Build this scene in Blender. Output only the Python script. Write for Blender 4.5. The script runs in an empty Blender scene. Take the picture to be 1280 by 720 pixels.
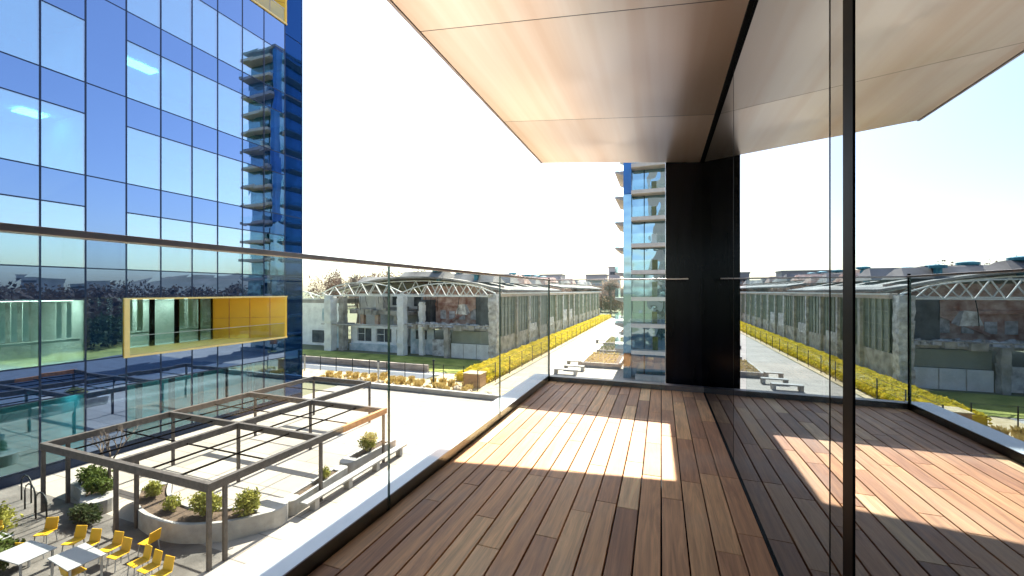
import bpy, math, random
import numpy as np
from mathutils import Vector, Matrix

sc = bpy.context.scene
R = math.radians
# ------------------------------------------------------------------ camera
cd = bpy.data.cameras.new('camera')
cam = bpy.data.objects.new('camera', cd)
sc.collection.objects.link(cam)
sc.camera = cam
cd.sensor_width = 36
cd.lens = 36 * 505 / 1280
cd.shift_y = 3.5 / 1280
cam.location = (0, 0, 8.0)
cam.rotation_euler = (R(90), 0, R(20.26))
cd.clip_start = 0.03
cd.clip_end = 4000
# ------------------------------------------------------------------ light
SUN_EL = 46.2
SUN_AZ = -0.6          # degrees from +Y towards +X
world = bpy.data.worlds.new('World')
sc.world = world
world.use_nodes = True
nt = world.node_tree
bg = nt.nodes['Background']
sky = nt.nodes.new('ShaderNodeTexSky')
sky.sky_type = 'NISHITA'
sky.sun_disc = False
sky.sun_elevation = R(SUN_EL)
sky.sun_rotation = R(SUN_AZ)
sky.air_density = 1.0
sky.dust_density = 1.6
sky.ozone_density = 1.0
nt.links.new(sky.outputs[0], bg.inputs[0])
bg.inputs[1].default_value = 0.085
sl = bpy.data.lights.new('sun', 'SUN')
sl.energy = 3.4
sl.angle = R(0.5)
sl.color = (1.0, 0.93, 0.83)
sun = bpy.data.objects.new('sun', sl)
sc.collection.objects.link(sun)
d = Vector((math.sin(R(SUN_AZ)) * math.cos(R(SUN_EL)), math.cos(R(SUN_AZ)) * math.cos(R(SUN_EL)), math.sin(R(SUN_EL))))
sun.rotation_euler = d.to_track_quat('Z', 'Y').to_euler()
sun.location = (0, 60, 80)
vs = sc.view_settings
vs.view_transform = 'Standard'
vs.look = 'None'
vs.gamma = 1
vs.use_curve_mapping = False
vs.exposure = 2.3
cy = sc.cycles
cy.use_denoising = True
cy.max_bounces = 8
cy.glossy_bounces = 5
cy.transparent_max_bounces = 16
cy.transmission_bounces = 4
cy.diffuse_bounces = 4
cy.caustics_reflective = False
cy.caustics_refractive = False
cy.sample_clamp_indirect = 6

rnd = random.Random(7)
nrs = np.random.RandomState(11)

# ------------------------------------------------------------------ materials
def new_mat(name):
    m = bpy.data.materials.new(name)
    m.use_nodes = True
    return m, m.node_tree.nodes, m.node_tree.links, m.node_tree.nodes['Principled BSDF']

def mat(name, col, rough=0.6, metal=0.0, var=0.15, scale=3.0, bump=0.0, bscale=None, stretch=(1, 1, 1), col2=None, detail=6, spec=0.5):
    m, n, l, p = new_mat(name)
    p.inputs['Roughness'].default_value = rough
    p.inputs['Metallic'].default_value = metal
    p.inputs['Specular IOR Level'].default_value = spec
    tc = n.new('ShaderNodeTexCoord')
    mp = n.new('ShaderNodeMapping')
    mp.inputs['Scale'].default_value = stretch
    l.new(tc.outputs['Object'], mp.inputs[0])
    nz = n.new('ShaderNodeTexNoise')
    nz.inputs['Scale'].default_value = scale
    nz.inputs['Detail'].default_value = detail
    l.new(mp.outputs[0], nz.inputs['Vector'])
    cr = n.new('ShaderNodeValToRGB')
    a = [c * (1 - var) for c in col]
    b = list(col2) if col2 else [min(1, c * (1 + var)) for c in col]
    cr.color_ramp.elements[0].position = 0.3
    cr.color_ramp.elements[1].position = 0.7
    cr.color_ramp.elements[0].color = (*a, 1)
    cr.color_ramp.elements[1].color = (*b, 1)
    l.new(nz.outputs['Fac'], cr.inputs[0])
    l.new(cr.outputs[0], p.inputs['Base Color'])
    if bump:
        n2 = n.new('ShaderNodeTexNoise')
        n2.inputs['Scale'].default_value = bscale or scale * 6
        n2.inputs['Detail'].default_value = 5
        l.new(mp.outputs[0], n2.inputs['Vector'])
        bp = n.new('ShaderNodeBump')
        bp.inputs['Strength'].default_value = bump
        bp.inputs['Distance'].default_value = 0.05
        l.new(n2.outputs['Fac'], bp.inputs['Height'])
        l.new(bp.outputs[0], p.inputs['Normal'])
    return m

def mirror_glass(name, gl_col, gl_fac, body_col=None, trans_col=None, rough=0.004, wav=0.0, wscale=0.6):
    """coated glazing: part mirror, part see-through (trans_col) or opaque back-painted (body_col)"""
    m = bpy.data.materials.new(name)
    m.use_nodes = True
    n, l = m.node_tree.nodes, m.node_tree.links
    n.clear()
    out = n.new('ShaderNodeOutputMaterial')
    g = n.new('ShaderNodeBsdfGlossy')
    g.inputs['Color'].default_value = (*gl_col, 1)
    g.inputs['Roughness'].default_value = rough
    if wav:
        geo = n.new('ShaderNodeNewGeometry')
        nz = n.new('ShaderNodeTexNoise')
        nz.inputs['Scale'].default_value = wscale
        nz.inputs['Detail'].default_value = 1
        l.new(geo.outputs['Position'], nz.inputs['Vector'])
        bp = n.new('ShaderNodeBump')
        bp.inputs['Strength'].default_value = 1.0
        bp.inputs['Distance'].default_value = wav
        l.new(nz.outputs['Fac'], bp.inputs['Height'])
        l.new(bp.outputs[0], g.inputs['Normal'])
    if trans_col:
        b = n.new('ShaderNodeBsdfTransparent')
        b.inputs['Color'].default_value = (*trans_col, 1)
    else:
        b = n.new('ShaderNodeBsdfDiffuse')
        b.inputs['Color'].default_value = (*body_col, 1)
    lw = n.new('ShaderNodeLayerWeight')
    lw.inputs['Blend'].default_value = 0.5
    fr = n.new('ShaderNodeMath'); fr.operation = 'POWER'
    l.new(lw.outputs['Facing'], fr.inputs[0])
    fr.inputs[1].default_value = 5
    mr = n.new('ShaderNodeMapRange')
    mr.inputs['From Min'].default_value = 0.0
    mr.inputs['From Max'].default_value = 1.0
    mr.inputs['To Min'].default_value = gl_fac
    mr.inputs['To Max'].default_value = 1.0
    l.new(fr.outputs[0], mr.inputs['Value'])
    mx = n.new('ShaderNodeMixShader')
    l.new(mr.outputs[0], mx.inputs[0])
    l.new(b.outputs[0], mx.inputs[1])
    l.new(g.outputs[0], mx.inputs[2])
    l.new(mx.outputs[0], out.inputs[0])
    return m

M = {}
M['clear_glass'] = mirror_glass('clear_glass', (0.85, 0.98, 1.0), 0.05, trans_col=(0.94, 0.98, 0.972))
M['edge_glass'] = mat('edge_glass', (0.01, 0.06, 0.05), 0.15)
M['door_glass'] = mirror_glass('door_glass', (0.44, 0.50, 0.57), 0.85, trans_col=(0.16, 0.2, 0.2), wav=0.0006, wscale=0.8)
M['door_glass_dark'] = mirror_glass('door_glass_dark', (0.38, 0.42, 0.47), 0.8, trans_col=(0.12, 0.15, 0.15), wav=0.0010, wscale=1.2)
M['window_glass'] = mirror_glass('window_glass', (0.50, 0.58, 0.70), 0.60, trans_col=(0.40, 0.92, 0.92), wav=0.004, wscale=0.5)
M['spandrel_glass'] = mirror_glass('spandrel_glass', (0.31, 0.43, 0.68), 0.55, body_col=(0.004, 0.022, 0.07), wav=0.004, wscale=0.5)
M['corner_glass'] = mirror_glass('corner_glass', (0.03, 0.09, 0.25), 0.5, body_col=(0.002, 0.02, 0.07), wav=0.01, wscale=0.3)
M['clear_window'] = mirror_glass('clear_window', (0.4, 0.5, 0.55), 0.25, trans_col=(0.80, 0.97, 0.93))
M['lower_window'] = mirror_glass('lower_window', (0.32, 0.42, 0.48), 0.42, trans_col=(0.26, 0.78, 0.92), wav=0.004, wscale=0.5)
M['tower_glass'] = mirror_glass('tower_glass', (0.45, 0.6, 0.7), 0.5, body_col=(0.02, 0.13, 0.17), wav=0.05, wscale=0.7)
M['blue_panel'] = mat('blue_panel', (0.02, 0.16, 0.5), 0.25, var=0.2, scale=0.6)
M['mullion'] = mat('dark_blue_aluminium', (0.012, 0.025, 0.06), 0.4, 0.5)
M['black'] = mat('black_frame', (0.0018, 0.0016, 0.0018), 0.5, 0.0, var=0.3, scale=8, spec=0.03)
M['black_panel'] = mat('black_cladding', (0.005, 0.005, 0.008), 0.18, 0.0, var=0.6, scale=2, stretch=(3, 3, 0.5), spec=0.16)
M['kerb_dark'] = mat('dark_kerb_metal', (0.12, 0.085, 0.075), 0.45, 0.1, var=0.25, scale=9)
M['kerb_far'] = mat('brown_kerb_metal', (0.16, 0.125, 0.11), 0.5, 0.2, var=0.2, scale=10)
M['sill'] = mat('white_sill', (0.78, 0.79, 0.8), 0.5, var=0.05, scale=5, bump=0.05, bscale=60)
M['rail'] = mat('bronze_handrail', (0.50, 0.44, 0.40), 0.35, 0.4, var=0.15, scale=12)
M['concrete'] = mat('concrete', (0.42, 0.39, 0.35), 0.85, var=0.2, scale=1.2, bump=0.1)
M['slab'] = mat('cream_slab', (0.62, 0.56, 0.50), 0.8, var=0.1, scale=2)
M['white_render'] = mat('white_render', (0.84, 0.82, 0.78), 0.85, var=0.16, scale=0.9, bump=0.1, detail=10)
M['battered'] = mat('battered_plaster', (0.36, 0.33, 0.30), 0.9, scale=2.2, col2=(0.86, 0.83, 0.79), bump=0.5, bscale=5, detail=12)
M['grime'] = mat('grimy_concrete', (0.28, 0.25, 0.21), 0.9, scale=1.2, col2=(0.62, 0.57, 0.50), bump=0.3, bscale=4, detail=12)
M['brick'] = mat('worn_red_brick', (0.42, 0.18, 0.12), 0.9, scale=1.3, col2=(0.80, 0.60, 0.48), bump=0.4, bscale=6, detail=12)
M['truss'] = mat('white_truss', (0.85, 0.83, 0.76), 0.7, var=0.1, scale=3)
M['yellow'] = mat('yellow_panel', (0.86, 0.50, 0.02), 0.45, var=0.06, scale=1.5)
M['yellow_trim'] = mat('pale_yellow_trim', (0.85, 0.62, 0.22), 0.5, var=0.05)
M['chair_yellow'] = mat('yellow_plastic', (0.80, 0.44, 0.02), 0.35, var=0.08)
M['white_top'] = mat('white_laminate', (0.36, 0.35, 0.34), 0.4, var=0.04)
M['plaza_shade'] = mat('shade_dark_ground', (0.09, 0.08, 0.07), 0.9, scale=1.2, col2=(0.17, 0.15, 0.13), bump=0.4, bscale=9)  # dark colour standing in for shade on the ground by the chairs
M['steel'] = mat('galvanised_steel', (0.45, 0.46, 0.47), 0.4, 0.8)
M['pergola'] = mat('weathered_grey_beam', (0.085, 0.07, 0.06), 0.6, 0.1, var=0.3, scale=7, bump=0.15)
M['rust'] = mat('orange_reflection_and_trim', (0.48, 0.19, 0.06), 0.6, 0.1, var=0.25, scale=5, bump=0.1)  # orange reflection painted on the beam end; also plain trim colour elsewhere
M['planter'] = mat('white_concrete_planter', (0.36, 0.335, 0.30), 0.75, var=0.2, scale=3, bump=0.1)
M['soil'] = mat('soil', (0.10, 0.065, 0.04), 0.95, var=0.4, scale=8, bump=0.4)
M['road'] = mat('asphalt', (0.10, 0.11, 0.13), 0.85, var=0.2, scale=1.5, bump=0.15, bscale=40)
M['lawn'] = mat('lawn_green', (0.20, 0.24, 0.03), 0.95, scale=0.6, col2=(0.42, 0.42, 0.09), bump=0.6, bscale=12)
M['dirt'] = mat('dry_ground', (0.20, 0.18, 0.11), 0.95, scale=0.05, col2=(0.13, 0.15, 0.06), bump=0.3, bscale=1)
M['bed'] = mat('sandy_bed', (0.52, 0.38, 0.18), 0.95, scale=2, col2=(0.66, 0.53, 0.34), bump=0.6, bscale=10)
M['roof'] = mat('patched_roof_felt', (0.16, 0.14, 0.125), 0.85, scale=0.35, col2=(0.46, 0.42, 0.37), bump=0.3, bscale=2, detail=12, stretch=(1, 0.4, 1))
M['fascia'] = mat('tan_fascia', (0.50, 0.40, 0.32), 0.8, var=0.3, scale=1.0, stretch=(1, 0.3, 3))
M['teal_metal'] = mat('teal_vent_metal', (0.05, 0.22, 0.27), 0.5, 0.4, var=0.2)
M['hall_glass'] = mat('dusty_green_glazing', (0.035, 0.055, 0.045), 0.3, scale=0.7, col2=(0.20, 0.23, 0.18), detail=10, stretch=(1, 0.6, 1.4))
M['dark_void'] = mat('dark_recess', (0.035, 0.035, 0.04), 0.8, scale=1.0, col2=(0.12, 0.13, 0.13))
M['greygreen'] = mat('grey_green_board', (0.30, 0.31, 0.24), 0.8, var=0.15, scale=0.8)
M['bluewash'] = mat('blue_painted_plaster', (0.30, 0.44, 0.50), 0.85, scale=1.0, col2=(0.74, 0.76, 0.76), detail=10)
M['fence'] = mat('black_fence_metal', (0.02, 0.022, 0.02), 0.5, 0.4)
M['boxwood'] = mat('tan_plywood', (0.46, 0.28, 0.15), 0.7, var=0.1, scale=3)
M['bark'] = mat('bark', (0.14, 0.105, 0.08), 0.9, var=0.3, scale=5)
M['curtain'] = mat('pale_curtain', (0.85, 0.9, 0.87), 0.8, var=0.08)
M['interior'] = mat('office_interior', (0.62, 0.66, 0.64), 0.8, var=0.3, scale=0.5)
M['dark_room'] = mat('dark_room', (0.05, 0.05, 0.05), 0.7, var=0.3)
M['stone'] = mat('pale_rock', (0.50, 0.40, 0.28), 0.9, var=0.25, scale=3, bump=0.4)
M['block_wall'] = mat('distant_block_wall', (0.42, 0.38, 0.36), 0.85, var=0.15, scale=0.2)
M['building_wall'] = mat('building_cladding', (0.16, 0.14, 0.13), 0.5, 0.2, var=0.1)

def leaf_mat(name, a, b, scale=1.5):
    m, n, l, p = new_mat(name)
    p.inputs['Roughness'].default_value = 0.7
    p.inputs['Specular IOR Level'].default_value = 0.2
    tc = n.new('ShaderNodeTexCoord')
    nz = n.new('ShaderNodeTexNoise')
    nz.inputs['Scale'].default_value = scale
    nz.inputs['Detail'].default_value = 8
    nz.inputs['Roughness'].default_value = 0.8
    l.new(tc.outputs['Object'], nz.inputs['Vector'])
    cr = n.new('ShaderNodeValToRGB')
    cr.color_ramp.elements[0].position = 0.38
    cr.color_ramp.elements[1].position = 0.62
    cr.color_ramp.elements[0].color = (*a, 1)
    cr.color_ramp.elements[1].color = (*b, 1)
    l.new(nz.outputs['Fac'], cr.inputs[0])
    l.new(cr.outputs[0], p.inputs['Base Color'])
    tr = n.new('ShaderNodeBsdfTranslucent')
    l.new(cr.outputs[0], tr.inputs['Color'])
    mx = n.new('ShaderNodeMixShader')
    mx.inputs[0].default_value = 0.35
    l.new(p.outputs[0], mx.inputs[1])
    l.new(tr.outputs[0], mx.inputs[2])
    l.new(mx.outputs[0], n['Material Output'].inputs[0])
    return m

M['leaf_green'] = leaf_mat('leaf_green', (0.05, 0.08, 0.015), (0.16, 0.20, 0.04))
M['leaf_lime'] = leaf_mat('leaf_lime', (0.16, 0.18, 0.03), (0.42, 0.38, 0.08), 4)
M['leaf_dark'] = leaf_mat('leaf_dark', (0.02, 0.035, 0.01), (0.07, 0.09, 0.03))
M['leaf_yellow'] = leaf_mat('leaf_yellow', (0.46, 0.40, 0.03), (0.90, 0.70, 0.07), 1.6)
M['leaf_gold'] = leaf_mat('leaf_gold', (0.40, 0.28, 0.08), (0.80, 0.62, 0.26), 3)
M['leaf_brown'] = leaf_mat('leaf_brown', (0.06, 0.04, 0.028), (0.15, 0.10, 0.07), 0.06)
M['leaf_rust'] = leaf_mat('leaf_rust', (0.15, 0.09, 0.06), (0.30, 0.2, 0.15), 0.6)

def wood_mat():
    m, n, l, p = new_mat('ipe_boards')
    tc = n.new('ShaderNodeTexCoord')
    at = n.new('ShaderNodeAttribute')
    at.attribute_name = 'board'
    add = n.new('ShaderNodeVectorMath'); add.operation = 'MULTIPLY_ADD'
    l.new(at.outputs['Color'], add.inputs[0])
    add.inputs[1].default_value = (37, 41, 13)
    l.new(tc.outputs['Object'], add.inputs[2])
    mp = n.new('ShaderNodeMapping')
    mp.inputs['Scale'].default_value = (26, 1.6, 26)
    l.new(add.outputs[0], mp.inputs[0])
    nz = n.new('ShaderNodeTexNoise')
    nz.inputs['Scale'].default_value = 1.0
    nz.inputs['Detail'].default_value = 9
    nz.inputs['Roughness'].default_value = 0.62
    nz.inputs['Distortion'].default_value = 1.1
    l.new(mp.outputs[0], nz.inputs['Vector'])
    fine = n.new('ShaderNodeTexNoise')
    mp2 = n.new('ShaderNodeMapping')
    mp2.inputs['Scale'].default_value = (190, 9, 190)
    l.new(add.outputs[0], mp2.inputs[0])
    fine.inputs['Scale'].default_value = 1
    fine.inputs['Detail'].default_value = 5
    l.new(mp2.outputs[0], fine.inputs['Vector'])
    sep = n.new('ShaderNodeSeparateColor')
    l.new(at.outputs['Color'], sep.inputs[0])
    tone = n.new('ShaderNodeValToRGB')
    e = tone.color_ramp.elements
    e[0].position = 0.0; e[0].color = (0.38, 0.19, 0.10, 1)
    e[1].position = 1.0; e[1].color = (0.95, 0.64, 0.34, 1)
    for pos, c in ((0.3, (0.54, 0.265, 0.13, 1)), (0.55, (0.70, 0.365, 0.17, 1)), (0.8, (0.84, 0.48, 0.22, 1))):
        el = e.new(pos); el.color = c
    l.new(sep.outputs[0], tone.inputs[0])
    g = n.new('ShaderNodeValToRGB')
    g.color_ramp.elements[0].position = 0.32
    g.color_ramp.elements[0].color = (0.62, 0.55, 0.52, 1)
    g.color_ramp.elements[1].position = 0.68
    g.color_ramp.elements[1].color = (1.28, 1.25, 1.2, 1)
    l.new(nz.outputs['Fac'], g.inputs[0])
    mu = n.new('ShaderNodeMix'); mu.data_type = 'RGBA'; mu.blend_type = 'MULTIPLY'
    mu.inputs[0].default_value = 0.9
    l.new(tone.outputs[0], mu.inputs[6]); l.new(g.outputs[0], mu.inputs[7])
    g2 = n.new('ShaderNodeMapRange')
    g2.inputs['To Min'].default_value = 0.8
    g2.inputs['To Max'].default_value = 1.2
    l.new(fine.outputs['Fac'], g2.inputs['Value'])
    mu2 = n.new('ShaderNodeVectorMath'); mu2.operation = 'SCALE'
    l.new(mu.outputs[2], mu2.inputs[0]); l.new(g2.outputs[0], mu2.inputs['Scale'])
    # dusty patches
    ds = n.new('ShaderNodeTexNoise')
    ds.inputs['Scale'].default_value = 1.7
    ds.inputs['Detail'].default_value = 7
    l.new(tc.outputs['Object'], ds.inputs['Vector'])
    dr = n.new('ShaderNodeMapRange')
    dr.inputs['From Min'].default_value = 0.5
    dr.inputs['From Max'].default_value = 0.75
    dr.inputs['To Max'].default_value = 0.4
    l.new(ds.outputs['Fac'], dr.inputs['Value'])
    mx = n.new('ShaderNodeMix'); mx.data_type = 'RGBA'
    l.new(dr.outputs[0], mx.inputs[0])
    l.new(mu2.outputs[0], mx.inputs[6])
    mx.inputs[7].default_value = (0.55, 0.39, 0.27, 1)
    l.new(mx.outputs[2], p.inputs['Base Color'])
    rr = n.new('ShaderNodeMapRange')
    rr.inputs['To Min'].default_value = 0.42
    rr.inputs['To Max'].default_value = 0.7
    l.new(nz.outputs['Fac'], rr.inputs['Value'])
    l.new(rr.outputs[0], p.inputs['Roughness'])
    p.inputs['Specular IOR Level'].default_value = 0.2
    bp = n.new('ShaderNodeBump')
    bp.inputs['Strength'].default_value = 0.35
    bp.inputs['Distance'].default_value = 0.002
    l.new(fine.outputs['Fac'], bp.inputs['Height'])
    l.new(bp.outputs[0], p.inputs['Normal'])
    return m
M['wood'] = wood_mat()

def copper_mat():
    m, n, l, p = new_mat('brushed_copper_panel')
    tc = n.new('ShaderNodeTexCoord')
    def noise(scale, stretch, det=4):
        mp = n.new('ShaderNodeMapping')
        mp.inputs['Scale'].default_value = stretch
        l.new(tc.outputs['Object'], mp.inputs[0])
        z = n.new('ShaderNodeTexNoise')
        z.inputs['Scale'].default_value = scale
        z.inputs['Detail'].default_value = det
        l.new(mp.outputs[0], z.inputs['Vector'])
        return z
    st = noise(1.0, (4.5, 0.18, 1), 4)
    cr = n.new('ShaderNodeValToRGB')
    cr.color_ramp.elements[0].position = 0.35
    cr.color_ramp.elements[0].color = (0.86, 0.69, 0.54, 1)
    cr.color_ramp.elements[1].position = 0.65
    cr.color_ramp.elements[1].color = (1.0, 0.90, 0.78, 1)
    l.new(st.outputs['Fac'], cr.inputs[0])
    l.new(cr.outputs[0], p.inputs['Base Color'])
    p.inputs['Metallic'].default_value = 0.9
    rf = noise(1.0, (3, 0.3, 1), 2)
    mr = n.new('ShaderNodeMapRange')
    mr.inputs['To Min'].default_value = 0.29
    mr.inputs['To Max'].default_value = 0.34
    l.new(rf.outputs['Fac'], mr.inputs['Value'])
    l.new(mr.outputs[0], p.inputs['Roughness'])
    wv = noise(1.0, (1.6, 0.35, 1), 1)
    fi = noise(1.0, (500, 6, 1), 2)
    b1 = n.new('ShaderNodeBump'); b1.inputs['Distance'].default_value = 0.02; b1.inputs['Strength'].default_value = 1
    l.new(wv.outputs['Fac'], b1.inputs['Height'])
    b2 = n.new('ShaderNodeBump'); b2.inputs['Distance'].default_value = 0.0004; b2.inputs['Strength'].default_value = 0.5
    l.new(fi.outputs['Fac'], b2.inputs['Height'])
    p.inputs['Anisotropic'].default_value = 0.4
    return m
M['copper'] = copper_mat()

def paving_mat():
    m, n, l, p = new_mat('pale_paving')
    p.inputs['Roughness'].default_value = 0.85
    tc = n.new('ShaderNodeTexCoord')
    bk = n.new('ShaderNodeTexBrick')
    bk.inputs['Scale'].default_value = 1.0
    bk.inputs['Brick Width'].default_value = 2.4
    bk.inputs['Row Height'].default_value = 1.2
    bk.inputs['Mortar Size'].default_value = 0.02
    bk.inputs['Color1'].default_value = (0.33, 0.285, 0.235, 1)
    bk.inputs['Color2'].default_value = (0.38, 0.33, 0.275, 1)
    bk.inputs['Mortar'].default_value = (0.16, 0.135, 0.115, 1)
    l.new(tc.outputs['Object'], bk.inputs['Vector'])
    nz = n.new('ShaderNodeTexNoise')
    nz.inputs['Scale'].default_value = 0.35
    nz.inputs['Detail'].default_value = 8
    l.new(tc.outputs['Object'], nz.inputs['Vector'])
    mr = n.new('ShaderNodeMapRange')
    mr.inputs['To Min'].default_value = 0.6
    mr.inputs['To Max'].default_value = 1.3
    l.new(nz.outputs['Fac'], mr.inputs['Value'])
    s = n.new('ShaderNodeVectorMath'); s.operation = 'SCALE'
    l.new(bk.outputs['Color'], s.inputs[0]); l.new(mr.outputs[0], s.inputs['Scale'])
    l.new(s.outputs[0], p.inputs['Base Color'])
    return m
M['paving'] = paving_mat()

# ------------------------------------------------------------------ mesh helpers
class MB:
    def __init__(s):
        s.v = []; s.f = []; s.c = []
    def add(s, vs_, fs, col=None):
        b = len(s.v)
        s.v += [tuple(v) for v in vs_]
        s.f += [tuple(b + i for i in f) for f in fs]
        s.c += [col] * len(fs)
        return s
    def box(s, x0, x1, y0, y1, z0, z1, col=None):
        return s.add([(x0, y0, z0), (x1, y0, z0), (x1, y1, z0), (x0, y1, z0), (x0, y0, z1), (x1, y0, z1), (x1, y1, z1), (x0, y1, z1)],
                     [(0, 3, 2, 1), (4, 5, 6, 7), (0, 1, 5, 4), (1, 2, 6, 5), (2, 3, 7, 6), (3, 0, 4, 7)], col)
    def hexa(s, p, col=None):
        return s.add(p, [(0, 3, 2, 1), (4, 5, 6, 7), (0, 1, 5, 4), (1, 2, 6, 5), (2, 3, 7, 6), (3, 0, 4, 7)], col)
    def bar(s, a, b, w, h=None):
        """square bar between two points"""
        h = h or w
        a, b = Vector(a), Vector(b)
        t = (b - a).normalized()
        up = Vector((0, 0, 1)) if abs(t.z) < 0.95 else Vector((1, 0, 0))
        x = t.cross(up).normalized() * w / 2
        y = x.cross(t).normalized() * h / 2
        return s.hexa([a - x - y, a + x - y, b + x - y, b - x - y, a - x + y, a + x + y, b + x + y, b - x + y])
    def cyl(s, c, r, z0, z1, n=12, r2=None):
        r2 = r if r2 is None else r2
        vs_ = [(c[0] + r * math.cos(2 * math.pi * i / n), c[1] + r * math.sin(2 * math.pi * i / n), z0) for i in range(n)]
        vs_ += [(c[0] + r2 * math.cos(2 * math.pi * i / n), c[1] + r2 * math.sin(2 * math.pi * i / n), z1) for i in range(n)]
        fs = [(i, (i + 1) % n, n + (i + 1) % n, n + i) for i in range(n)] + [tuple(range(n))[::-1], tuple(range(n, 2 * n))]
        return s.add(vs_, fs)
    def tube(s, pts, radii, n=6):
        rings = []
        pts = [Vector(p) for p in pts]
        for i, p in enumerate(pts):
            t = (pts[min(i + 1, len(pts) - 1)] - pts[max(i - 1, 0)]).normalized()
            up = Vector((0, 0, 1)) if abs(t.z) < 0.9 else Vector((1, 0, 0))
            x = t.cross(up).normalized(); y = x.cross(t).normalized()
            r = radii[i] if isinstance(radii, (list, tuple)) else radii
            rings.append([p + x * r * math.cos(2 * math.pi * k / n) + y * r * math.sin(2 * math.pi * k / n) for k in range(n)])
        vs_ = [v for rg in rings for v in rg]
        fs = []
        for i in range(len(rings) - 1):
            for k in range(n):
                fs.append((i * n + k, i * n + (k + 1) % n, (i + 1) * n + (k + 1) % n, (i + 1) * n + k))
        fs.append(tuple(range(n))[::-1]); fs.append(tuple(range((len(rings) - 1) * n, len(rings) * n)))
        return s.add(vs_, fs)
    def sweep(s, path, prof):
        """closed profile (offset, z) swept along a plan path"""
        n = len(prof); rings = []
        P = [Vector((p[0], p[1], 0)) for p in path]
        for i, p in enumerate(P):
            t = (P[min(i + 1, len(P) - 1)] - P[max(i - 1, 0)]).normalized()
            nn = Vector((t.y, -t.x, 0))
            rings.append([p + nn * o + Vector((0, 0, z)) for o, z in prof])
        vs_ = [v for rg in rings for v in rg]
        fs = []
        for i in range(len(P) - 1):
            for k in range(n):
                fs.append((i * n + k, i * n + (k + 1) % n, (i + 1) * n + (k + 1) % n, (i + 1) * n + k))
        fs.append(tuple(range(n))[::-1]); fs.append(tuple(range((len(P) - 1) * n, len(P) * n)))
        return s.add(vs_, fs)
    def build(s, name, m, parent=None, smooth=False, bevel=0.0):
        off = Vector(parent['_o']) if parent is not None and '_o' in parent else Vector((0, 0, 0))
        me = bpy.data.meshes.new(name)
        me.from_pydata([tuple(Vector(v) - off) for v in s.v], [], s.f)
        if any(c is not None for c in s.c):
            a = me.color_attributes.new('board', 'FLOAT_COLOR', 'CORNER')
            arr = []
            for f, c in zip(s.f, s.c):
                arr += list(c or (0.5, 0.5, 0.5, 1)) * len(f)
            a.data.foreach_set('color', arr)
        me.materials.append(m)
        me.update()
        if smooth:
            me.polygons.foreach_set('use_smooth', [True] * len(me.polygons))
        o = bpy.data.objects.new(name, me)
        sc.collection.objects.link(o)
        if parent is not None:
            o.parent = parent
            if '_o' in parent:
                o['_o'] = [float(q) for q in off]
        if bevel:
            b = o.modifiers.new('bevel', 'BEVEL'); b.width = bevel; b.segments = 2; b.limit_method = 'ANGLE'
        return o

def box(name, m, parent, *a, **k):
    return MB().box(*a).build(name, m, parent, **k)

def tag(o, label=None, cat=None, group=None, kind=None):
    if label: o['label'] = label
    if cat: o['category'] = cat
    if group: o['group'] = group
    if kind: o['kind'] = kind
    return o

def thing(name, label, cat, loc=(0, 0, 0), group=None):
    o = bpy.data.objects.new(name, None)
    o.empty_display_size = 0.2
    sc.collection.objects.link(o)
    o.location = loc
    o['_o'] = [float(q) for q in loc]
    return tag(o, label, cat, group)

def local_thing(name, label, cat, loc=(0, 0, 0), group=None):
    """a thing whose part meshes are given in its own coordinates"""
    o = bpy.data.objects.new(name, None)
    o.empty_display_size = 0.2
    sc.collection.objects.link(o)
    o.location = loc
    return tag(o, label, cat, group)

KIDS = {}
def copy_tree(o, parent=None):
    c = o.copy()
    sc.collection.objects.link(c)
    if parent is not None:
        c.parent = parent
    for ch in list(o.children):
        copy_tree(ch, c)
    return c

def leaves(name, m, parent, pts, size, seed=1, aspect=0.55):
    """one mesh of small leaf quads centred on pts (N,3)"""
    rs = np.random.RandomState(seed)
    pts = np.asarray(pts, float); n = len(pts)
    off = np.array(parent['_o']) if parent is not None and '_o' in parent else np.zeros(3)
    pts = pts - off
    a = rs.normal(size=(n, 3)); a /= np.linalg.norm(a, axis=1)[:, None]
    b = rs.normal(size=(n, 3)); b -= (a * b).sum(1)[:, None] * a; b /= np.linalg.norm(b, axis=1)[:, None]
    sz = (size * rs.uniform(0.6, 1.4, n))[:, None]
    q = np.stack([pts - a * sz, pts - b * sz * aspect, pts + a * sz, pts + b * sz * aspect], 1).reshape(-1, 3)
    me = bpy.data.meshes.new(name)
    me.vertices.add(4 * n); me.loops.add(4 * n); me.polygons.add(n)
    me.vertices.foreach_set('co', q.astype(np.float32).ravel())
    me.loops.foreach_set('vertex_index', np.arange(4 * n, dtype=np.int32))
    me.polygons.foreach_set('loop_start', np.arange(0, 4 * n, 4, dtype=np.int32))
    me.materials.append(m)
    me.update(calc_edges=True)
    o = bpy.data.objects.new(name, me)
    sc.collection.objects.link(o)
    if parent is not None:
        o.parent = parent
        if '_o' in parent: o['_o'] = [float(q) for q in off]
    return o

def blob(c, r, n, rs, shell=0.35):
    v = rs.normal(size=(n, 3)); v /= np.linalg.norm(v, axis=1)[:, None]
    k = (shell + (1 - shell) * rs.uniform(0, 1, n) ** 0.6)[:, None]
    lump = 1 + 0.25 * np.sin(v[:, :1] * 5 + c[0]) * np.cos(v[:, 1:2] * 6 + c[1])
    return np.array(c) + v * k * lump * np.array(r)

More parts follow.
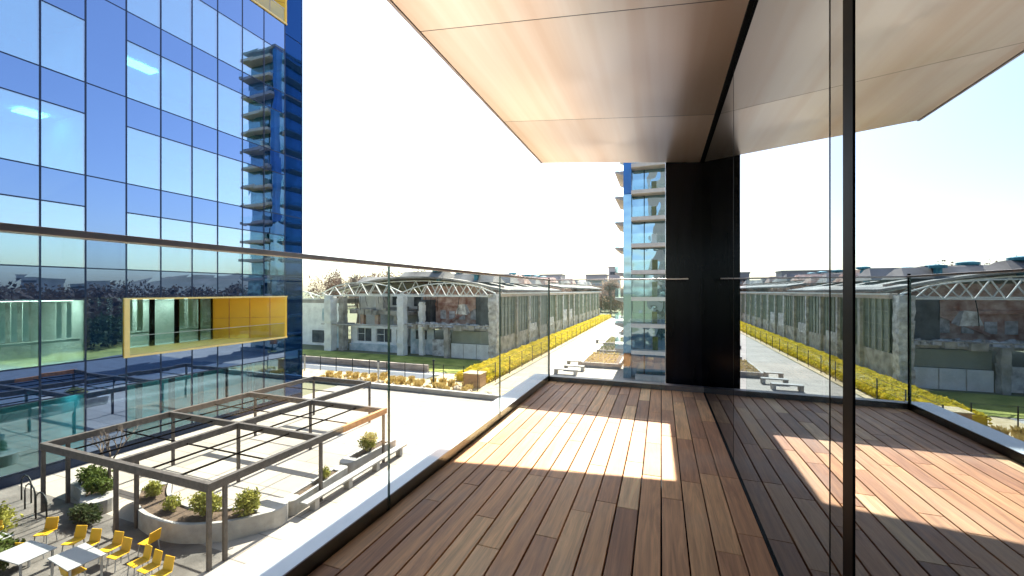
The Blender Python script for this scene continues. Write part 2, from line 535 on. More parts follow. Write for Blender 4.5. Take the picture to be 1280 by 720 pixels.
# ------------------------------------------------------------------ setting
def sheet(name, m, x0, x1, y0, y1, z, kind='structure'):
    o = MB().add([(x0, y0, z), (x1, y0, z), (x1, y1, z), (x0, y1, z)], [(0, 1, 2, 3)]).build(name, m)
    return tag(o, kind=kind)
sheet('ground', M['dirt'], -1800, 1800, -600, 3000, -0.03)
MB_ = MB()
pv = MB().box(-25.6, 14.0, -14, 27.2, -0.3, 0.0).box(-13.2, 12.0, 27.2, 135, -0.3, -0.004)
tag(pv.build('plaza_paving', M['paving']), kind='structure')
sheet('access_road', M['road'], -7.0, 14, 9, 31, 0.006)
sheet('plaza_shade_sheet', M['plaza_shade'], -24.9, -12.2, 2.0, 8.55, 0.006)  # dark sheet painting the shaded plaza corner under the chairs
sheet('road', M['road'], -90, -20.0, 31.4, 33.4, 0.02)
sheet('road_verge', M['concrete'], -90, -19.0, 33.4, 34.6, 0.024)
lawn = MB().box(-90, -17.8, 34.6, 41.8, -0.3, 0.05).build('lawn', M['lawn']); tag(lawn, kind='structure')
sheet('planting_bed', M['bed'], -34, -9.6, 27.6, 31.4, 0.06)
sheet('side_lawn', M['lawn'], 12.4, 30, 22, 60, 0.012)
sheet('hedge_bed', M['bed'], -19.5, -13.3, 31.4, 125, 0.03)

# low hills at the horizon
def hill(name, cx, cy_, rx, ry, h, m, seed):
    rs = np.random.RandomState(seed); n = 36; k = 10
    b = MB(); v = [(cx, cy_, h)]
    for j in range(1, k + 1):
        t = j / k
        for i in range(n):
            a = 2 * math.pi * i / n
            z = h * (0.5 + 0.5 * math.cos(math.pi * t)) * (1 + 0.2 * rs.uniform(-1, 1)) - 0.5 * t
            v.append((cx + rx * t * math.cos(a), cy_ + ry * t * math.sin(a), z if j < k else -1))
    f = [(0, 1 + i, 1 + (i + 1) % n) for i in range(n)]
    for j in range(k - 1):
        for i in range(n):
            f.append((1 + j * n + i, 1 + (j + 1) * n + i, 1 + (j + 1) * n + (i + 1) % n, 1 + j * n + (i + 1) % n))
    b.add(v, f)
    return tag(b.build(name, m, smooth=True), kind='structure')
M['hill'] = mat('far_hill', (0.10, 0.10, 0.07), 0.95, scale=0.02, col2=(0.2, 0.17, 0.13))
hill('hill', 650, 500, 420, 260, 34, M['hill'], 2)
hill('hill', -500, 900, 480, 200, 24, M['hill'], 3)
hill('hill', 200, 1100, 500, 220, 22, M['hill'], 4)

# ------------------------------------------------------------------ own building
FZ = 6.85
KX, WX, DY = -1.337, 0.454, 5.0
home = thing('apartment_building', 'balcony block with brushed copper soffit, white sill and glossy black corner column', 'building', (2.0, 2.0, 0))
XL, ZL, ZR = -1.47, 9.676, 9.523
def soff(x):  # underside height at x
    return ZR + (ZL - ZR) * (WX - x) / (WX - XL)
def ysk(y, x):
    return y + 0.155 * (x - XL) / (WX - XL)
SX = WX + 0.03
joints = [(-6.5, -2.2), (-2.2, 0.75), (0.75, 2.243), (2.243, 3.73), (3.73, 5.115)]
g = 0.003
for y0, y1 in joints:
    xs = (XL + 0.012, SX)
    pts = [(xs[0], ysk(y0 + g, xs[0]), soff(xs[0])), (xs[1], ysk(y0 + g, xs[1]), soff(xs[1])), (xs[1], ysk(y1 - g, xs[1]), soff(xs[1])), (xs[0], ysk(y1 - g, xs[0]), soff(xs[0]))]
    pb = MB(); NX, NY = 36, 36; ph = rnd.uniform(0, 6)
    P0, P1, P2, P3 = [Vector(p) for p in pts]
    gv = []
    for j in range(NY + 1):
        for i in range(NX + 1):
            u, v = i / NX, j / NY
            p = (P0 * (1 - u) + P1 * u) * (1 - v) + (P3 * (1 - u) + P2 * u) * v
            e = min(1, 8 * min(u, 1 - u)) * min(1, 8 * min(v, 1 - v))
            gv.append((p.x, p.y, p.z + e * (.0016 * math.sin(7 * u + ph + 2 * v) + .0011 * math.sin(13 * u + 3.1 * v + 2 * ph) * math.cos(4 * v + ph))))
    pb.add(gv, [(j * (NX + 1) + i, (j + 1) * (NX + 1) + i, (j + 1) * (NX + 1) + i + 1, j * (NX + 1) + i + 1) for j in range(NY) for i in range(NX)])
    so = pb.build('soffit_panel', M['copper'], home, smooth=True)
# backing slab above the panels (shadow in the open joints), edge trim
pts = [(XL + .004, -6.5, soff(XL) + .0185), (SX, -6.35, soff(SX) + .0185), (SX, ysk(5.11, SX), soff(SX) + .0185), (XL + .004, 5.11, soff(XL) + .0185)]
MB().hexa(pts + [(p[0], p[1], 10.02) for p in pts]).build('slab', M['kerb_dark'], home)
MB().hexa([(XL - .012, -6.5, ZL - .006), (XL + .008, -6.5, ZL - .006), (XL + .008, 5.122, ZL - .006), (XL - .012, 5.122, ZL - .006),
           (XL - .012, -6.5, 10.03), (XL + .0, -6.5, 10.03), (XL + .0, 5.122, 10.03), (XL - .012, 5.122, 10.03)]).build('soffit_trim', M['rail'], home)
# upper floors, set back from nothing but the slab edge
box('upper_wall', M['building_wall'], home, XL + 0.03, 9, -12, 5.0, 10.035, 31)
box('shade_slab_support', M['building_wall'], home, 0.85, 9, 6.0, 14.2, 0, 31)  # added out of view to carry the shading slab
box('shade_slab', M['slab'], home, -2.1, 0.848, 11.44, 14.2, 14.5, 14.85)  # unseen slab added to cut off the far edge of the deck sun patch
box('column', M['black_panel'], home, 0.052, 0.80, 5.28, 5.95, 0, 9.9)
# lower floors under the deck
box('lower_wall', M['slab'], home, -1.50, 9, -12, 5.10, 0, 6.55)
# sill and kerb
MB().box(-1.56, -1.36, -6, 5.12, 6.50, FZ + 0.058).build('sill', M['sill'], home, bevel=0.004)
MB().box(-1.3585, -1.352, -6, 5.0, FZ - 0.06, FZ + 0.061).build('kerb', M['kerb_dark'], home)
MB().box(-1.3515, 0.46, 5.02, 5.12, FZ - 0.2, FZ + 0.055).build('kerb', M['kerb_far'], home, bevel=0.003)
box('deck_base', M['black'], home, -1.3515, 8, -6, 5.019, 6.552, FZ - 0.035)
# dark room behind the glass
rm = MB()
rm.box(4.2, 4.3, -6, 5.2, FZ - 0.03, 9.6); rm.box(0.60, 4.3, 5.1, 5.2, FZ - 0.03, 9.6); rm.box(0.5, 4.3, -6.1, -6.0, FZ - 0.03, 9.6)
rm.box(0.5, 4.3, -6, 5.2, 9.6, 9.7); rm.box(0.52, 4.3, -6, 5.1, FZ - 0.034, FZ - 0.02)
rm.build('room', M['dark_room'], home)

# deck boards
dk = MB(); rb = random.Random(21)
nb = 16; bw = (WX - 0.004 - (-1.345)) / nb
for i in range(nb):
    x0 = -1.345 + i * bw + 0.0036; x1 = x0 + bw - 0.0072
    y = -5.5 + rb.uniform(0, 1.0)
    while y < 5.015:
        ln = rb.choice([0.6, 0.8, 1.0, 1.1, 1.35]) * rb.uniform(0.9, 1.1)
        y1 = min(y + ln, 5.015)
        if y1 - y > 0.05:
            t = min(1, max(0, rb.gauss(0.52, 0.23)))
            col = (t, rb.random(), rb.random(), 1)
            dz = rb.uniform(-0.0008, 0.0008); e = 0.0016
            z0, z1 = FZ - 0.022, FZ + dz
            # chamfered board
            vs_ = [(x0, y, z0), (x1, y, z0), (x1, y1 - .003, z0), (x0, y1 - .003, z0),
                   (x0, y, z1 - e), (x1, y, z1 - e), (x1, y1 - .003, z1 - e), (x0, y1 - .003, z1 - e),
                   (x0 + e, y + e, z1), (x1 - e, y + e, z1), (x1 - e, y1 - .003 - e, z1), (x0 + e, y1 - .003 - e, z1)]
            fs = [(0, 3, 2, 1), (0, 1, 5, 4), (1, 2, 6, 5), (2, 3, 7, 6), (3, 0, 4, 7), (4, 5, 9, 8), (5, 6, 10, 9), (6, 7, 11, 10), (7, 4, 8, 11), (8, 9, 10, 11)]
            dk.add(vs_, fs, col)
        y = y1
tag(dk.build('deck', M['wood']), kind='structure')

# balustrade along the deck
bal = thing('glass_balustrade', 'long frameless glass balustrade beside the white sill with flat bronze handrail', 'railing', (-1.345, 1, FZ), group=None)
for y0, y1 in ((-4.6, -3.07), (-3.06, -1.47), (-1.46, 0.19), (0.20, 1.768), (1.776, 3.328), (3.336, 4.98)):
    pn = MB().box(-1.350, -1.338, y0, y1, FZ - 0.01, 8.128).build('glass_pane', M['clear_glass'], bal)
    MB().box(-1.3505, -1.3375, y1 + .0005, y1 + .0035, FZ - 0.01, 8.127).build('pane_edge', M['edge_glass'], pn)
MB().box(-1.367, -1.321, -4.7, 4.98, 8.1285, 8.146).build('handrail', M['rail'], bal, bevel=0.002)
bal2 = thing('glass_balustrade', 'short glass balustrade across the far end of the deck, its rail passing the black column', 'railing', (-0.6, 5.0, FZ), group=None)
pn = MB().box(-1.330, -0.665, 4.994, 5.006, FZ - 0.01, 8.128).build('glass_pane', M['clear_glass'], bal2)
pn = MB().box(-0.655, 0.04, 4.994, 5.006, FZ - 0.01, 8.128).build('glass_pane', M['clear_glass'], bal2)
MB().box(-1.367, 0.29, 4.981, 5.019, 8.1285, 8.144).build('handrail', M['rail'], bal2, bevel=0.002)
MB().box(-1.352, -1.334, 4.990, 5.008, FZ, 8.165).build('corner_post', M['black'], bal2)

# mirror-like glass wall
gw = thing('glass_wall', 'floor to ceiling reflective glass wall with one slim black mullion', 'window', (WX, 2, FZ))
MB().box(WX, WX + 0.012, 3.045, 5.28, FZ - 0.02, soff(WX) - 0.0).build('glass_pane', M['door_glass_dark'], gw)
MB().box(WX, WX + 0.012, 1.405, 3.041, FZ - 0.02, soff(WX)).build('glass_pane', M['door_glass'], gw)
MB().box(WX, WX + 0.012, 1.312, 1.400, FZ - 0.02, soff(WX)).build('glass_pane', M['door_glass_dark'], gw)
MB().box(WX, WX + 0.012, -4.0, 1.245, FZ - 0.02, soff(WX)).build('glass_pane', M['door_glass'], gw)
MB().box(WX - 0.003, WX + 0.014, 1.246, 1.308, FZ - 0.02, soff(WX)).build('mullion', M['black'], gw, bevel=0.002)
MB().box(WX - 0.001, WX + 0.013, 1.3998, 1.4055, FZ - 0.02, soff(WX)).build('seal', M['black'], gw)
MB().box(WX - 0.001, WX + 0.013, 3.0405, 3.0455, FZ - 0.02, soff(WX)).build('seal', M['black'], gw)
MB().hexa([(WX - .022, -4, soff(WX) - .012), (WX + .002, -4, soff(WX) - .012), (WX + .002, 5.26, soff(WX) - .012), (WX - .022, 5.26, soff(WX) - .012),
           (WX - .022, -4, soff(WX) - .0005), (WX + .002, -4, soff(WX) - .0005), (WX + .002, 5.26, soff(WX) - .0005), (WX - .022, 5.26, soff(WX) - .0005)]).build('head_track', M['black'], gw)
MB().box(WX - .008, WX - .001, -4, 5.018, FZ - 0.02, FZ + 0.006).build('floor_track', M['black'], gw)

# ------------------------------------------------------------------ blue office block
off = thing('office_building', 'tall blue mirror glass office block with yellow recessed loggias', 'building', (-25, 12, 0))
FX = -25.0
rg = random.Random(5)
def pane(name, m, y0, y1, z0, z1, par=off, dx=0.0, j=0.004):
    q = [rg.uniform(-j, j) for _ in range(4)]
    x = FX + dx
    return MB().hexa([(x - .06, y0, z0), (x + q[0], y0, z0), (x + q[1], y1, z0), (x - .06, y1, z0),
                      (x - .06, y0, z1), (x + q[2], y0, z1), (x + q[3], y1, z1), (x - .06, y1, z1)]).build(name, m, par)
left = [4.75, 6.3, 7.8, 9.25, 10.71]
right = [12.23, 13.71, 15.24, 16.65, 18.18, 19.67, 21.27]
ROW = [0.45 + 4.3 * k for k in range(7)]
mu = MB()
for k, zb in enumerate(ROW):
    zt = zb + 2.85
    zn = zb + 4.3 if k < 6 else 32.0
    for cols in (left, right):
        for a, b in zip(cols[:-1], cols[1:]):
            if cols is right and k in (1, 6):
                if k == 1:
                    pane('spandrel', M['spandrel_glass'], a + .03, b - .03, zt + .03, zn - .03)
                continue
            w = pane('window', M['clear_window' if (k == 1 and cols is left) else 'lower_window' if k == 0 else 'window_glass'], a + .03, b - .03, zb + .03, zt - .03)
            if not (k == 5 and cols is right):
                pane('spandrel', M['spandrel_glass'], a + .03, b - .03, zt + .03, zn - .03)
    # plain strip and dark corner bay
    pane('spandrel', M['spandrel_glass'], 10.71 + .03, 12.23 - .03, zb + .03, zn - .03)
    pane('corner_panel', M['corner_glass'], 21.27 + .03, 22.7, zb + .03, zn - .03, j=0.01)
for a, b in zip(right[:-1], right[1:]):
    pane('spandrel', M['spandrel_glass'], a + .03, b - .03, ROW[5] + 2.88, 26.9)
    pane('spandrel', M['spandrel_glass'], a + .03, b - .03, 29.85, 32)
for y in left + right + [22.73]:
    if y in right[1:-1]:
        for z0, z1 in ((0, 4.70), (7.62, 26.9), (29.85, 32)):
            mu.box(FX - .08, FX + .012, y - .033, y + .033, z0, z1)
    else:
        mu.box(FX - .08, FX + .012, y - .033, y + .033, 0, 32)
for k, zb in enumerate(ROW):
    for z, wide in ((zb, True), (zb + 2.85, False)):
        segs = [(left[0], left[-1]), (right[0], right[-1])] if not wide else [(left[0], left[-1]), (left[-1], right[0]), (right[0], 22.73)]
        for a, b in segs:
            if a == right[0] and ((k == 1 and True) or (k == 6)):
                continue
            mu.box(FX - .07, FX + .008, a + .034, b - .034, z - .028, z + .028)
mu.build('mullion', M['mullion'], off)
box('facade_wall', M['spandrel_glass'], off, -26.0, FX, -14, 4.71, 0, 32)
box('plinth', M['mullion'], off, -25.4, -24.97, 4.75, 22.74, 0, 0.40)
box('side_wall', M['corner_glass'], off, -45, FX - .1, 22.745, 22.80, 0, 32)
box('roof', M['concrete'], off, -45, FX + .1, -14, 22.82, 32.003, 32.5)
box('rear_wall', M['mullion'], off, -45.1, -45, -14, 22.7, 0, 32)
# storeys and back wall seen through the glazing
it = MB()
it.box(-30.0, -29.9, 4.72, 22.7, 0, 32)
for k in range(7):
    zz = ROW[k] + 2.88
    if k == 1: 
        it.box(-29.9, FX - .1, 4.72, 10.71, zz, zz + 1.3)
    elif k == 0:
        it.box(-29.9, FX - .1, 4.72, 12.2, zz, zz + 1.3); it.box(-29.9, FX - .1, 12.2, 22.7, zz, 4.68)
    elif k == 5:
        it.box(-29.9, FX - .1, 4.72, 12.2, zz, zz + 1.3); it.box(-29.9, FX - .1, 12.2, 22.7, zz, 26.85)
    elif k == 6:
        it.box(-29.9, FX - .1, 4.72, 12.2, zz, zz + 1.3)
    else:
        it.box(-29.9, FX - .1, 4.72, 22.7, zz, zz + 1.3)
it.box(-29.9, FX - .1, 10.75, 12.2, 0, 32)
it.build('interior', M['interior'], off)
M['lamp'] = bpy.data.materials.new('ceiling_lamp'); M['lamp'].use_nodes = True
_p = M['lamp'].node_tree.nodes['Principled BSDF']; _p.inputs['Emission Color'].default_value = (1, .97, .9, 1); _p.inputs['Emission Strength'].default_value = 2.3
for a, b, zz, x0_ in [(5, 6.1, 3.27, FX - 1.6), (6.5, 7.6, 3.27, FX - 1.6), (8, 9.1, 3.27, FX - 1.6), (9.4, 10.5, 3.27, FX - 1.6), (12.5, 13.5, 3.27, FX - 1.6), (14, 15.1, 3.27, FX - 1.6), (15.5, 16.5, 3.27, FX - 1.6), (17, 18, 3.27, FX - 1.6), (18.5, 19.5, 3.27, FX - 1.6), (20, 21, 3.27, FX - 1.6),
                      (5, 6.1, 7.57, FX - 1.3), (6.5, 7.6, 7.57, FX - 1.3), (8, 9.1, 7.57, FX - 1.3), (9.4, 10.5, 7.57, FX - 1.3), (12.9, 14.1, 7.5, FX - 4.6), (14.5, 15.6, 7.5, FX - 4.6), (16.2, 17.4, 7.5, FX - 4.6), (12.9, 14.6, 20.47, FX - 2.6), (9.3, 10.2, 16.16, FX - 2.6)]:
    MB().box(x0_, x0_ + .8, a, b, zz - .03, zz - .002).build('ceiling_light', M['lamp'], off)
MB().box(-29.8, -28.3, 12.25, 22.5, 7.51, 7.6).build('interior', M['interior'], off)
# curtains behind the first floor windows on the left
for a, b in ((4.85, 6.2), (6.4, 7.7), (7.9, 9.18), (9.9, 10.6)):
    c = MB(); y = a
    while y < b - 0.14:
        c.box(FX - .45, FX - .40, y, y + 0.17, 5.85, 7.5); y += 0.33
    c.build('curtain', M['curtain'], off)
for a, b in ((4.85, 6.2), (6.4, 7.7), (7.9, 10.6)):
    box('sill_board', M['white_render'], off, FX - .50, FX - .2, a, b, 5.70, 5.80)
for a in (12.9, 14.4, 15.9, 17.4, 18.9, 20.4):
    box('inner_column', M['mullion'], off, FX - .6, FX - .35, a, a + .18, 0, 3.28)
# loggias
def loggia(z0, z1):
    lg = MB()
    y0, y1 = 12.23, 21.27
    d = -28.2
    # right wall is splayed
    lg.hexa([(FX + .06, y1, z0), (FX + .06, y1 + .12, z0), (d, 18.45 + .12, z0), (d, 18.45, z0), (FX + .06, y1, z1), (FX + .06, y1 + .12, z1), (d, 18.45 + .12, z1), (d, 18.45, z1)])
    o = lg.build('loggia', M['yellow'], off)
    MB().hexa([(FX + .06, y0 - .12, z0), (FX + .06, y0 + .02, z0), (d, y0 + .02, z0), (d, y0 - .12, z0), (FX + .06, y0 - .12, z1), (FX + .06, y0 + .02, z1), (d, y0 + .02, z1), (d, y0 - .12, z1)]).build('side_wall', M['yellow'], o)
    MB().box(d, FX + .09, y0 - .12, y1 + .14, z0 - .10, z0).build('floor', M['yellow_trim'], o)
    MB().box(d, FX + .09, y0 - .12, y1 + .14, z1, z1 + .09).build('ceiling', M['yellow_trim'], o)
    MB().box(FX + .062, FX + .095, y0 - .12, y0 + .10, z0, z1).build('edge_trim', M['yellow_trim'], o)
    MB().box(d - .05, d, y0, 18.5, z0, z1).build('back_glazing', M['clear_window'], o)
    f = MB()
    for y in (12.3, 13.7, 15.0, 16.3, 17.6, 18.38):
        f.box(d, d + .06, y - (.05 if y not in (15.0, 16.3) else .13), y + (.05 if y not in (15.0, 16.3) else .13), z0, z1)
    f.build('glazing_bar', M['black'], o)
    c = MB()
    for y in (12.6, 13.15, 14.0, 14.5, 16.7, 17.2, 17.8):
        c.box(d - .45, d - .40, y, y + .28, z0 + .9, z1 - .05)
    c.box(d - .5, d - .2, 12.3, 15, z0 + .75, z0 + .85); c.box(d - .5, d - .2, 16.3, 18.4, z0 + .75, z0 + .85)
    c.build('curtain', M['curtain'], o)
    MB().box(FX + .0, FX + .012, y0 + .1, y1 - .05, z0, z0 + .95).build('glass_guard', M['clear_glass'], o)
    MB().box(FX - .01, FX + .022, y0 + .1, y1 - .05, z0 + .951, z0 + .975).build('guard_rail', M['steel'], o)
    jn = MB()
    for t in (.22, .5, .78):
        jx = FX + .06 + (d - FX - .06) * t; jy = y1 + (18.45 - y1) * t
        jn.box(jx - .012, jx + .012, jy - .022, jy + .01, z0 + .01, z1 - .01)
    jn.bar((FX + .03, y1 - .03, (z0 + z1) / 2), (d + .02, 18.45 - .005, (z0 + z1) / 2), .02)
    jn.build('joint', M['rust'], o)
    return o
loggia(4.76, 7.55)
loggia(26.98, 29.75)

# ------------------------------------------------------------------ slim residential tower
tw = thing('apartment_tower', 'slim residential tower with cream balcony slabs and blue glazing beyond the deck', 'building', (0, 40, 0))
TZ = [2.28 + 2.41 * k for k in range(16)]
box('core_wall', M['tower_glass'], tw, -3.22, 2.6, 39.2, 52, 0, 39.6)
box('corner_panel', M['blue_panel'], tw, -3.26, -2.56, 38.42, 39.19, 16.9, 39.6)
box('corner_panel', M['tower_glass'], tw, -3.26, -2.56, 38.42, 39.19, 0, 16.85)
for k, z in enumerate(TZ):
    if z > 39: continue
    s = MB().box(-2.54, 2.7, 37.95, 39.19, z, z + .34).build('balcony_slab', M['slab'], tw)
    MB().box(-2.52, 2.68, 38.0, 38.012, z + .35, z + 1.25).build('glass_guard', M['clear_glass'], s)
    # tapered side balcony
    p = MB().add([(-3.23, 39.6, z - .25), (-3.23, 45, z - .25), (-3.23, 39.6, z + .22), (-3.23, 45, z + .22),
                  (-4.15, 39.6, z + .08), (-4.15, 45, z + .08), (-4.15, 39.6, z + .22), (-4.15, 45, z + .22)],
                 [(0, 1, 3, 2), (4, 6, 7, 5), (0, 2, 6, 4), (1, 5, 7, 3), (2, 3, 7, 6), (0, 4, 5, 1)]).build('side_balcony', M['slab'], tw)
    gd = MB().box(-4.13, -4.115, 39.62, 44.98, z + .225, z + 1.15)
    gd.box(-4.11, -3.24, 39.61, 39.625, z + .225, z + 1.15)
    gd.build('glass_guard', M['clear_glass'], p)
for k in range(15):
    z0 = (TZ[k - 1] + .34) if k else 0.0
    z1 = TZ[k]
    for a, b in ((-2.52, -1.50), (-1.42, 0.0), (0.08, 2.6)):
        w = MB().box(a, b, 39.14, 39.195, z0 + .02, z1 - .02).build('window', M['tower_glass'], tw)
    MB().box(-1.50, -1.42, 39.10, 39.19, z0, z1).build('mullion', M['black'], tw)
    if k:
        x = rg.uniform(0.0, 0.2)
        MB().box(-0.9 + x, -0.45 + x, 38.7, 39.0, z0, z0 + rg.uniform(.8, 1.4)).build('balcony_furniture', M['white_render'] if rg.random() < .6 else M['leaf_green'], tw)
    MB().box(-3.25, -3.225, 41, 43.5, z0 + .5, z1 - .3).build('window', M['window_glass'], tw)
box('plinth', M['rust'], tw, -3.2, -2.62, 37.9, 38.4, 1.2, 2.27)
box('plinth', M['concrete'], tw, -2.2, 2.6, 37.9, 38.4, 0, 0.45)
box('roof', M['concrete'], tw, -3.3, 2.65, 38.3, 52, 39.62, 39.9)

# ------------------------------------------------------------------ pergola
pg = thing('pergola', 'stepped open pergola of weathered grey beams beside the blue office block', 'pergola', (-16.6, 12, 0))
T = 2.5
def beam(a, b, m=M['pergola'], lab=None, w=.15, h=.25, z=T):
    x0, x1 = sorted((a[0], b[0])); y0, y1 = sorted((a[1], b[1]))
    if y1 - y0 > x1 - x0: o = MB().box(x0 - w / 2, x1 + w / 2, y0 - w / 2, y1 + w / 2, z - h, z).build('beam', m, pg, bevel=.01)
    else: o = MB().box(x0 + w / 2 + .002, x1 - w / 2 - .002, y0 - w / 2, y1 + w / 2, z - h - .002, z - .003).build('beam', m, pg, bevel=.01)
    if lab: o['label'] = lab
X1, X2, X3 = -12.15, -16.6, -21.0
beam((X1, 7.85), (X1, 12.9)); beam((X1, 13.08), (X1, 15.7), M['rust'], 'outer beam end coloured as the orange reflection in the railing glass')  # far length carries a railing-glass reflection as its base colour
beam((X2, 7.85), (X2, 20.0)); beam((X3, 7.85), (X3, 20.0))
for y in (7.85, 11.9, 15.65):
    beam((X2, y), (X1, y)); beam((X3, y), (X2, y))
beam((X3, 20.0), (X2, 20.0))
for y in (9.9, 13.8, 17.8):
    for a, b in ((X3, X2), (X2, X1)):
        if y > 16 and b == X1: continue
        MB().box(a + .09, b - .09, y - .02, y + .02, T - .20, T - .16).build('tie_rod', M['black'], pg)
for x in (X3 + 1.5, X3 + 2.9, X2 + 1.5, X2 + 2.9):
    MB().box(x - .025, x + .025, 7.95, 15.55, T - .13, T - .08).build('tie_rod', M['black'], pg)
for x, y in ((X1, 7.85), (X1, 8.3), (X2, 7.85), (X2, 8.4), (X3, 7.85), (X3, 8.5), (X1, 15.6), (X2, 11.9), (X2, 15.6), (X2, 20.0), (X3, 12.0), (X3, 16.0), (X3, 20.0), (X1, 11.9)):
    MB().box(x - .05, x + .05, y - .05, y + .05, 0, T - .253).build('post', M['pergola'], pg)

# ------------------------------------------------------------------ planters, shrubs, plaza furniture
def curve_pts(pts, n=8):
    out = []
    P = [pts[0]] + list(pts) + [pts[-1]]
    for i in range(1, len(P) - 2):
        p0, p1, p2, p3 = [Vector((*p, 0)) for p in P[i - 1:i + 3]]
        for k in range(n):
            t = k / n
            out.append(tuple((0.5 * ((2 * p1) + (p2 - p0) * t + (2 * p0 - 5 * p1 + 4 * p2 - p3) * t * t + (3 * p1 - p0 - 3 * p2 + p3) * t ** 3))[:2]))
    out.append(pts[-1])
    return out
def planter(label, pts, w, h, ring=True):
    c = curve_pts(pts)
    th = thing('planter', label, 'planter', (c[0][0], c[0][1], 0), 'curved concrete planters on the plaza')
    MB().sweep(c, [(-w / 2, 0), (-w / 2, h), (-w / 2 + .12, h), (-w / 2 + .12, h - .12), (w / 2 - .12, h - .12), (w / 2 - .12, h), (w / 2, h), (w / 2, 0)][::-1]).build('trough', M['planter'], th, smooth=False)
    e = 0.14
    cc = [c[0]] + c + [c[-1]]
    MB().sweep(c, [(-w / 2 + .125, h - .118), (-w / 2 + .125, h - .06), (w / 2 - .125, h - .06), (w / 2 - .125, h - .118)][::-1]).build('soil', M['soil'], th)
    for k, p in enumerate((c[0], c[-1])):
        MB().cyl((p[0], p[1]), w / 2, 0, h - .004, 24).build('rounded_end', M['planter'], th, bevel=.02)
    return th
planter('white curved planter with yellow green shrubs under the front pergola corner', [(-18.3, 9.9), (-16.8, 9.0), (-14.8, 8.75), (-13.4, 9.3), (-12.6, 10.2)], 1.0, .62)
planter('long low white planter running along the pergola edge towards the shrub', [(-12.5, 10.9), (-12.6, 12.2), (-12.7, 13.5)], .55, .55)
planter('white planter holding the clipped shrub behind the beam end coloured as an orange reflection', [(-12.85, 14.1), (-12.8, 15.4), (-12.75, 16.8)], .7, .60)
planter('pale grey planter with low green bushes by the office wall', [(-21.6, 9.3), (-20.3, 9.1), (-19.2, 8.6)], 1.0, .5)
bn = thing('bench', 'long pale stone bench rail running beside the narrow white planters', 'bench', (-11.9, 13, 0))
MB().box(-12.1, -11.75, 10.9, 16.9, .38, .46).build('seat', M['planter'], bn, bevel=.01)
for y in (11.3, 13.0, 14.7, 16.4):
    MB().box(-12.05, -11.8, y, y + .2, 0, .379).build('leg', M['planter'], bn)

def shrub(label, x, y, z, rx, ry, h, m, n, size, group=None, name='shrub', cat='shrub', seed=None):
    seed = seed if seed is not None else int(abs(x * 131 + y * 17)) % 9999
    rs = np.random.RandomState(seed)
    th = thing(name, label, cat, (x, y, z), group)
    P = []
    for k in range(5):
        c = (x + rs.uniform(-.35, .35) * rx, y + rs.uniform(-.35, .35) * ry, z + h * rs.uniform(.4, .62))
        P.append(blob(c, (rx * .68, ry * .68, h * .42), n // 5, rs))
    leaves('foliage', m, th, np.concatenate(P), size, seed)
    st = MB()
    for k in range(5):
        a = rs.uniform(0, 6.28)
        st.tube([(x, y, z - .05), (x + .3 * rx * math.cos(a), y + .3 * ry * math.sin(a), z + h * .4), (x + .6 * rx * math.cos(a), y + .6 * ry * math.sin(a), z + h * .8)], [.02, .014, .006], 4)
    st.build('stem', M['bark'], th)
    return th
SG = 'shrubs in the plaza planters'
shrub('bushy lime green shrub in the narrow white planter behind the beam end coloured as an orange reflection', -12.8, 15.5, .54, .32, .65, .85, M['leaf_lime'], 1400, .05, SG)
shrub('small pale green shrub at the near end of the long low planter', -12.6, 12.5, .50, .24, .35, .5, M['leaf_lime'], 700, .04, SG)
shrub('yellow green shrub beside the front pergola posts', -13.0, 9.6, .56, .5, .45, .75, M['leaf_lime'], 1500, .05, SG)
shrub('larger yellow green shrub left of the front pergola posts', -14.1, 9.0, .56, .75, .4, .8, M['leaf_lime'], 1800, .05, SG)
shrub('small sparse shrub in the middle of the curved planter', -15.6, 8.85, .56, .4, .3, .5, M['leaf_lime'], 700, .04, SG)
shrub('pale shrub at the left end of the curved planter', -17.2, 9.2, .56, .5, .3, .6, M['leaf_lime'], 900, .045, SG)
shrub('low dark green bush in the planter by the office wall', -20.9, 9.2, .44, .8, .45, .7, M['leaf_green'], 1800, .05, SG)
shrub('rounded green bush at the near end of the planter by the office wall', -19.5, 8.8, .44, .6, .4, .6, M['leaf_green'], 1400, .05, SG)

def bare_tree(label, x, y, h, seed, m=M['bark'], spread=.5, group=None, crown=None, z=0, depth=5, cat='tree', leafn=0, leafsize=.1):
    rs = random.Random(seed)
    th = thing('bare_tree' if not crown else 'leafy_tree', label, cat, (x, y, z), group)
    tb = MB(); br = MB(); tips = []
    def grow(p, d_, ln, r, lev):
        q = p + d_ * ln
        mid = p + d_ * ln * .5 + Vector((rs.uniform(-1, 1), rs.uniform(-1, 1), 0)) * ln * .05
        (tb if lev == 0 else br).tube([p, mid, q], [r, r * .85, r * .68], 6 if lev < 2 else 3)
        if lev >= depth:
            tips.append(q); return
        for _ in range(3 if lev < 3 else 2):
            nd = (d_ + Vector((rs.uniform(-1, 1), rs.uniform(-1, 1), rs.uniform(-.15, .7))) * spread * 1.3).normalized()
            if nd.z < 0: nd.z *= -.3
            grow(q, nd, ln * rs.uniform(.62, .8), r * .62, lev + 1)
    grow(Vector((x, y, z - .05)), Vector((0, 0, 1)), h * .28, h * .026, 0)
    tb.build('trunk', m, th)
    cw = br.build('crown', m, th)
    if crown:
        pts = []
        rr = np.random.RandomState(seed)
        for t in tips:
            pts.append(np.array(t) + rr.normal(size=(max(1, leafn // len(tips)), 3)) * h * .045)
        leaves('foliage', crown, cw, np.concatenate(pts), leafsize, seed)
    return th
bare_tree('small leafless tree standing in the green bushes by the office wall', -20.3, 9.4, 2.6, 3, depth=5, z=.44)

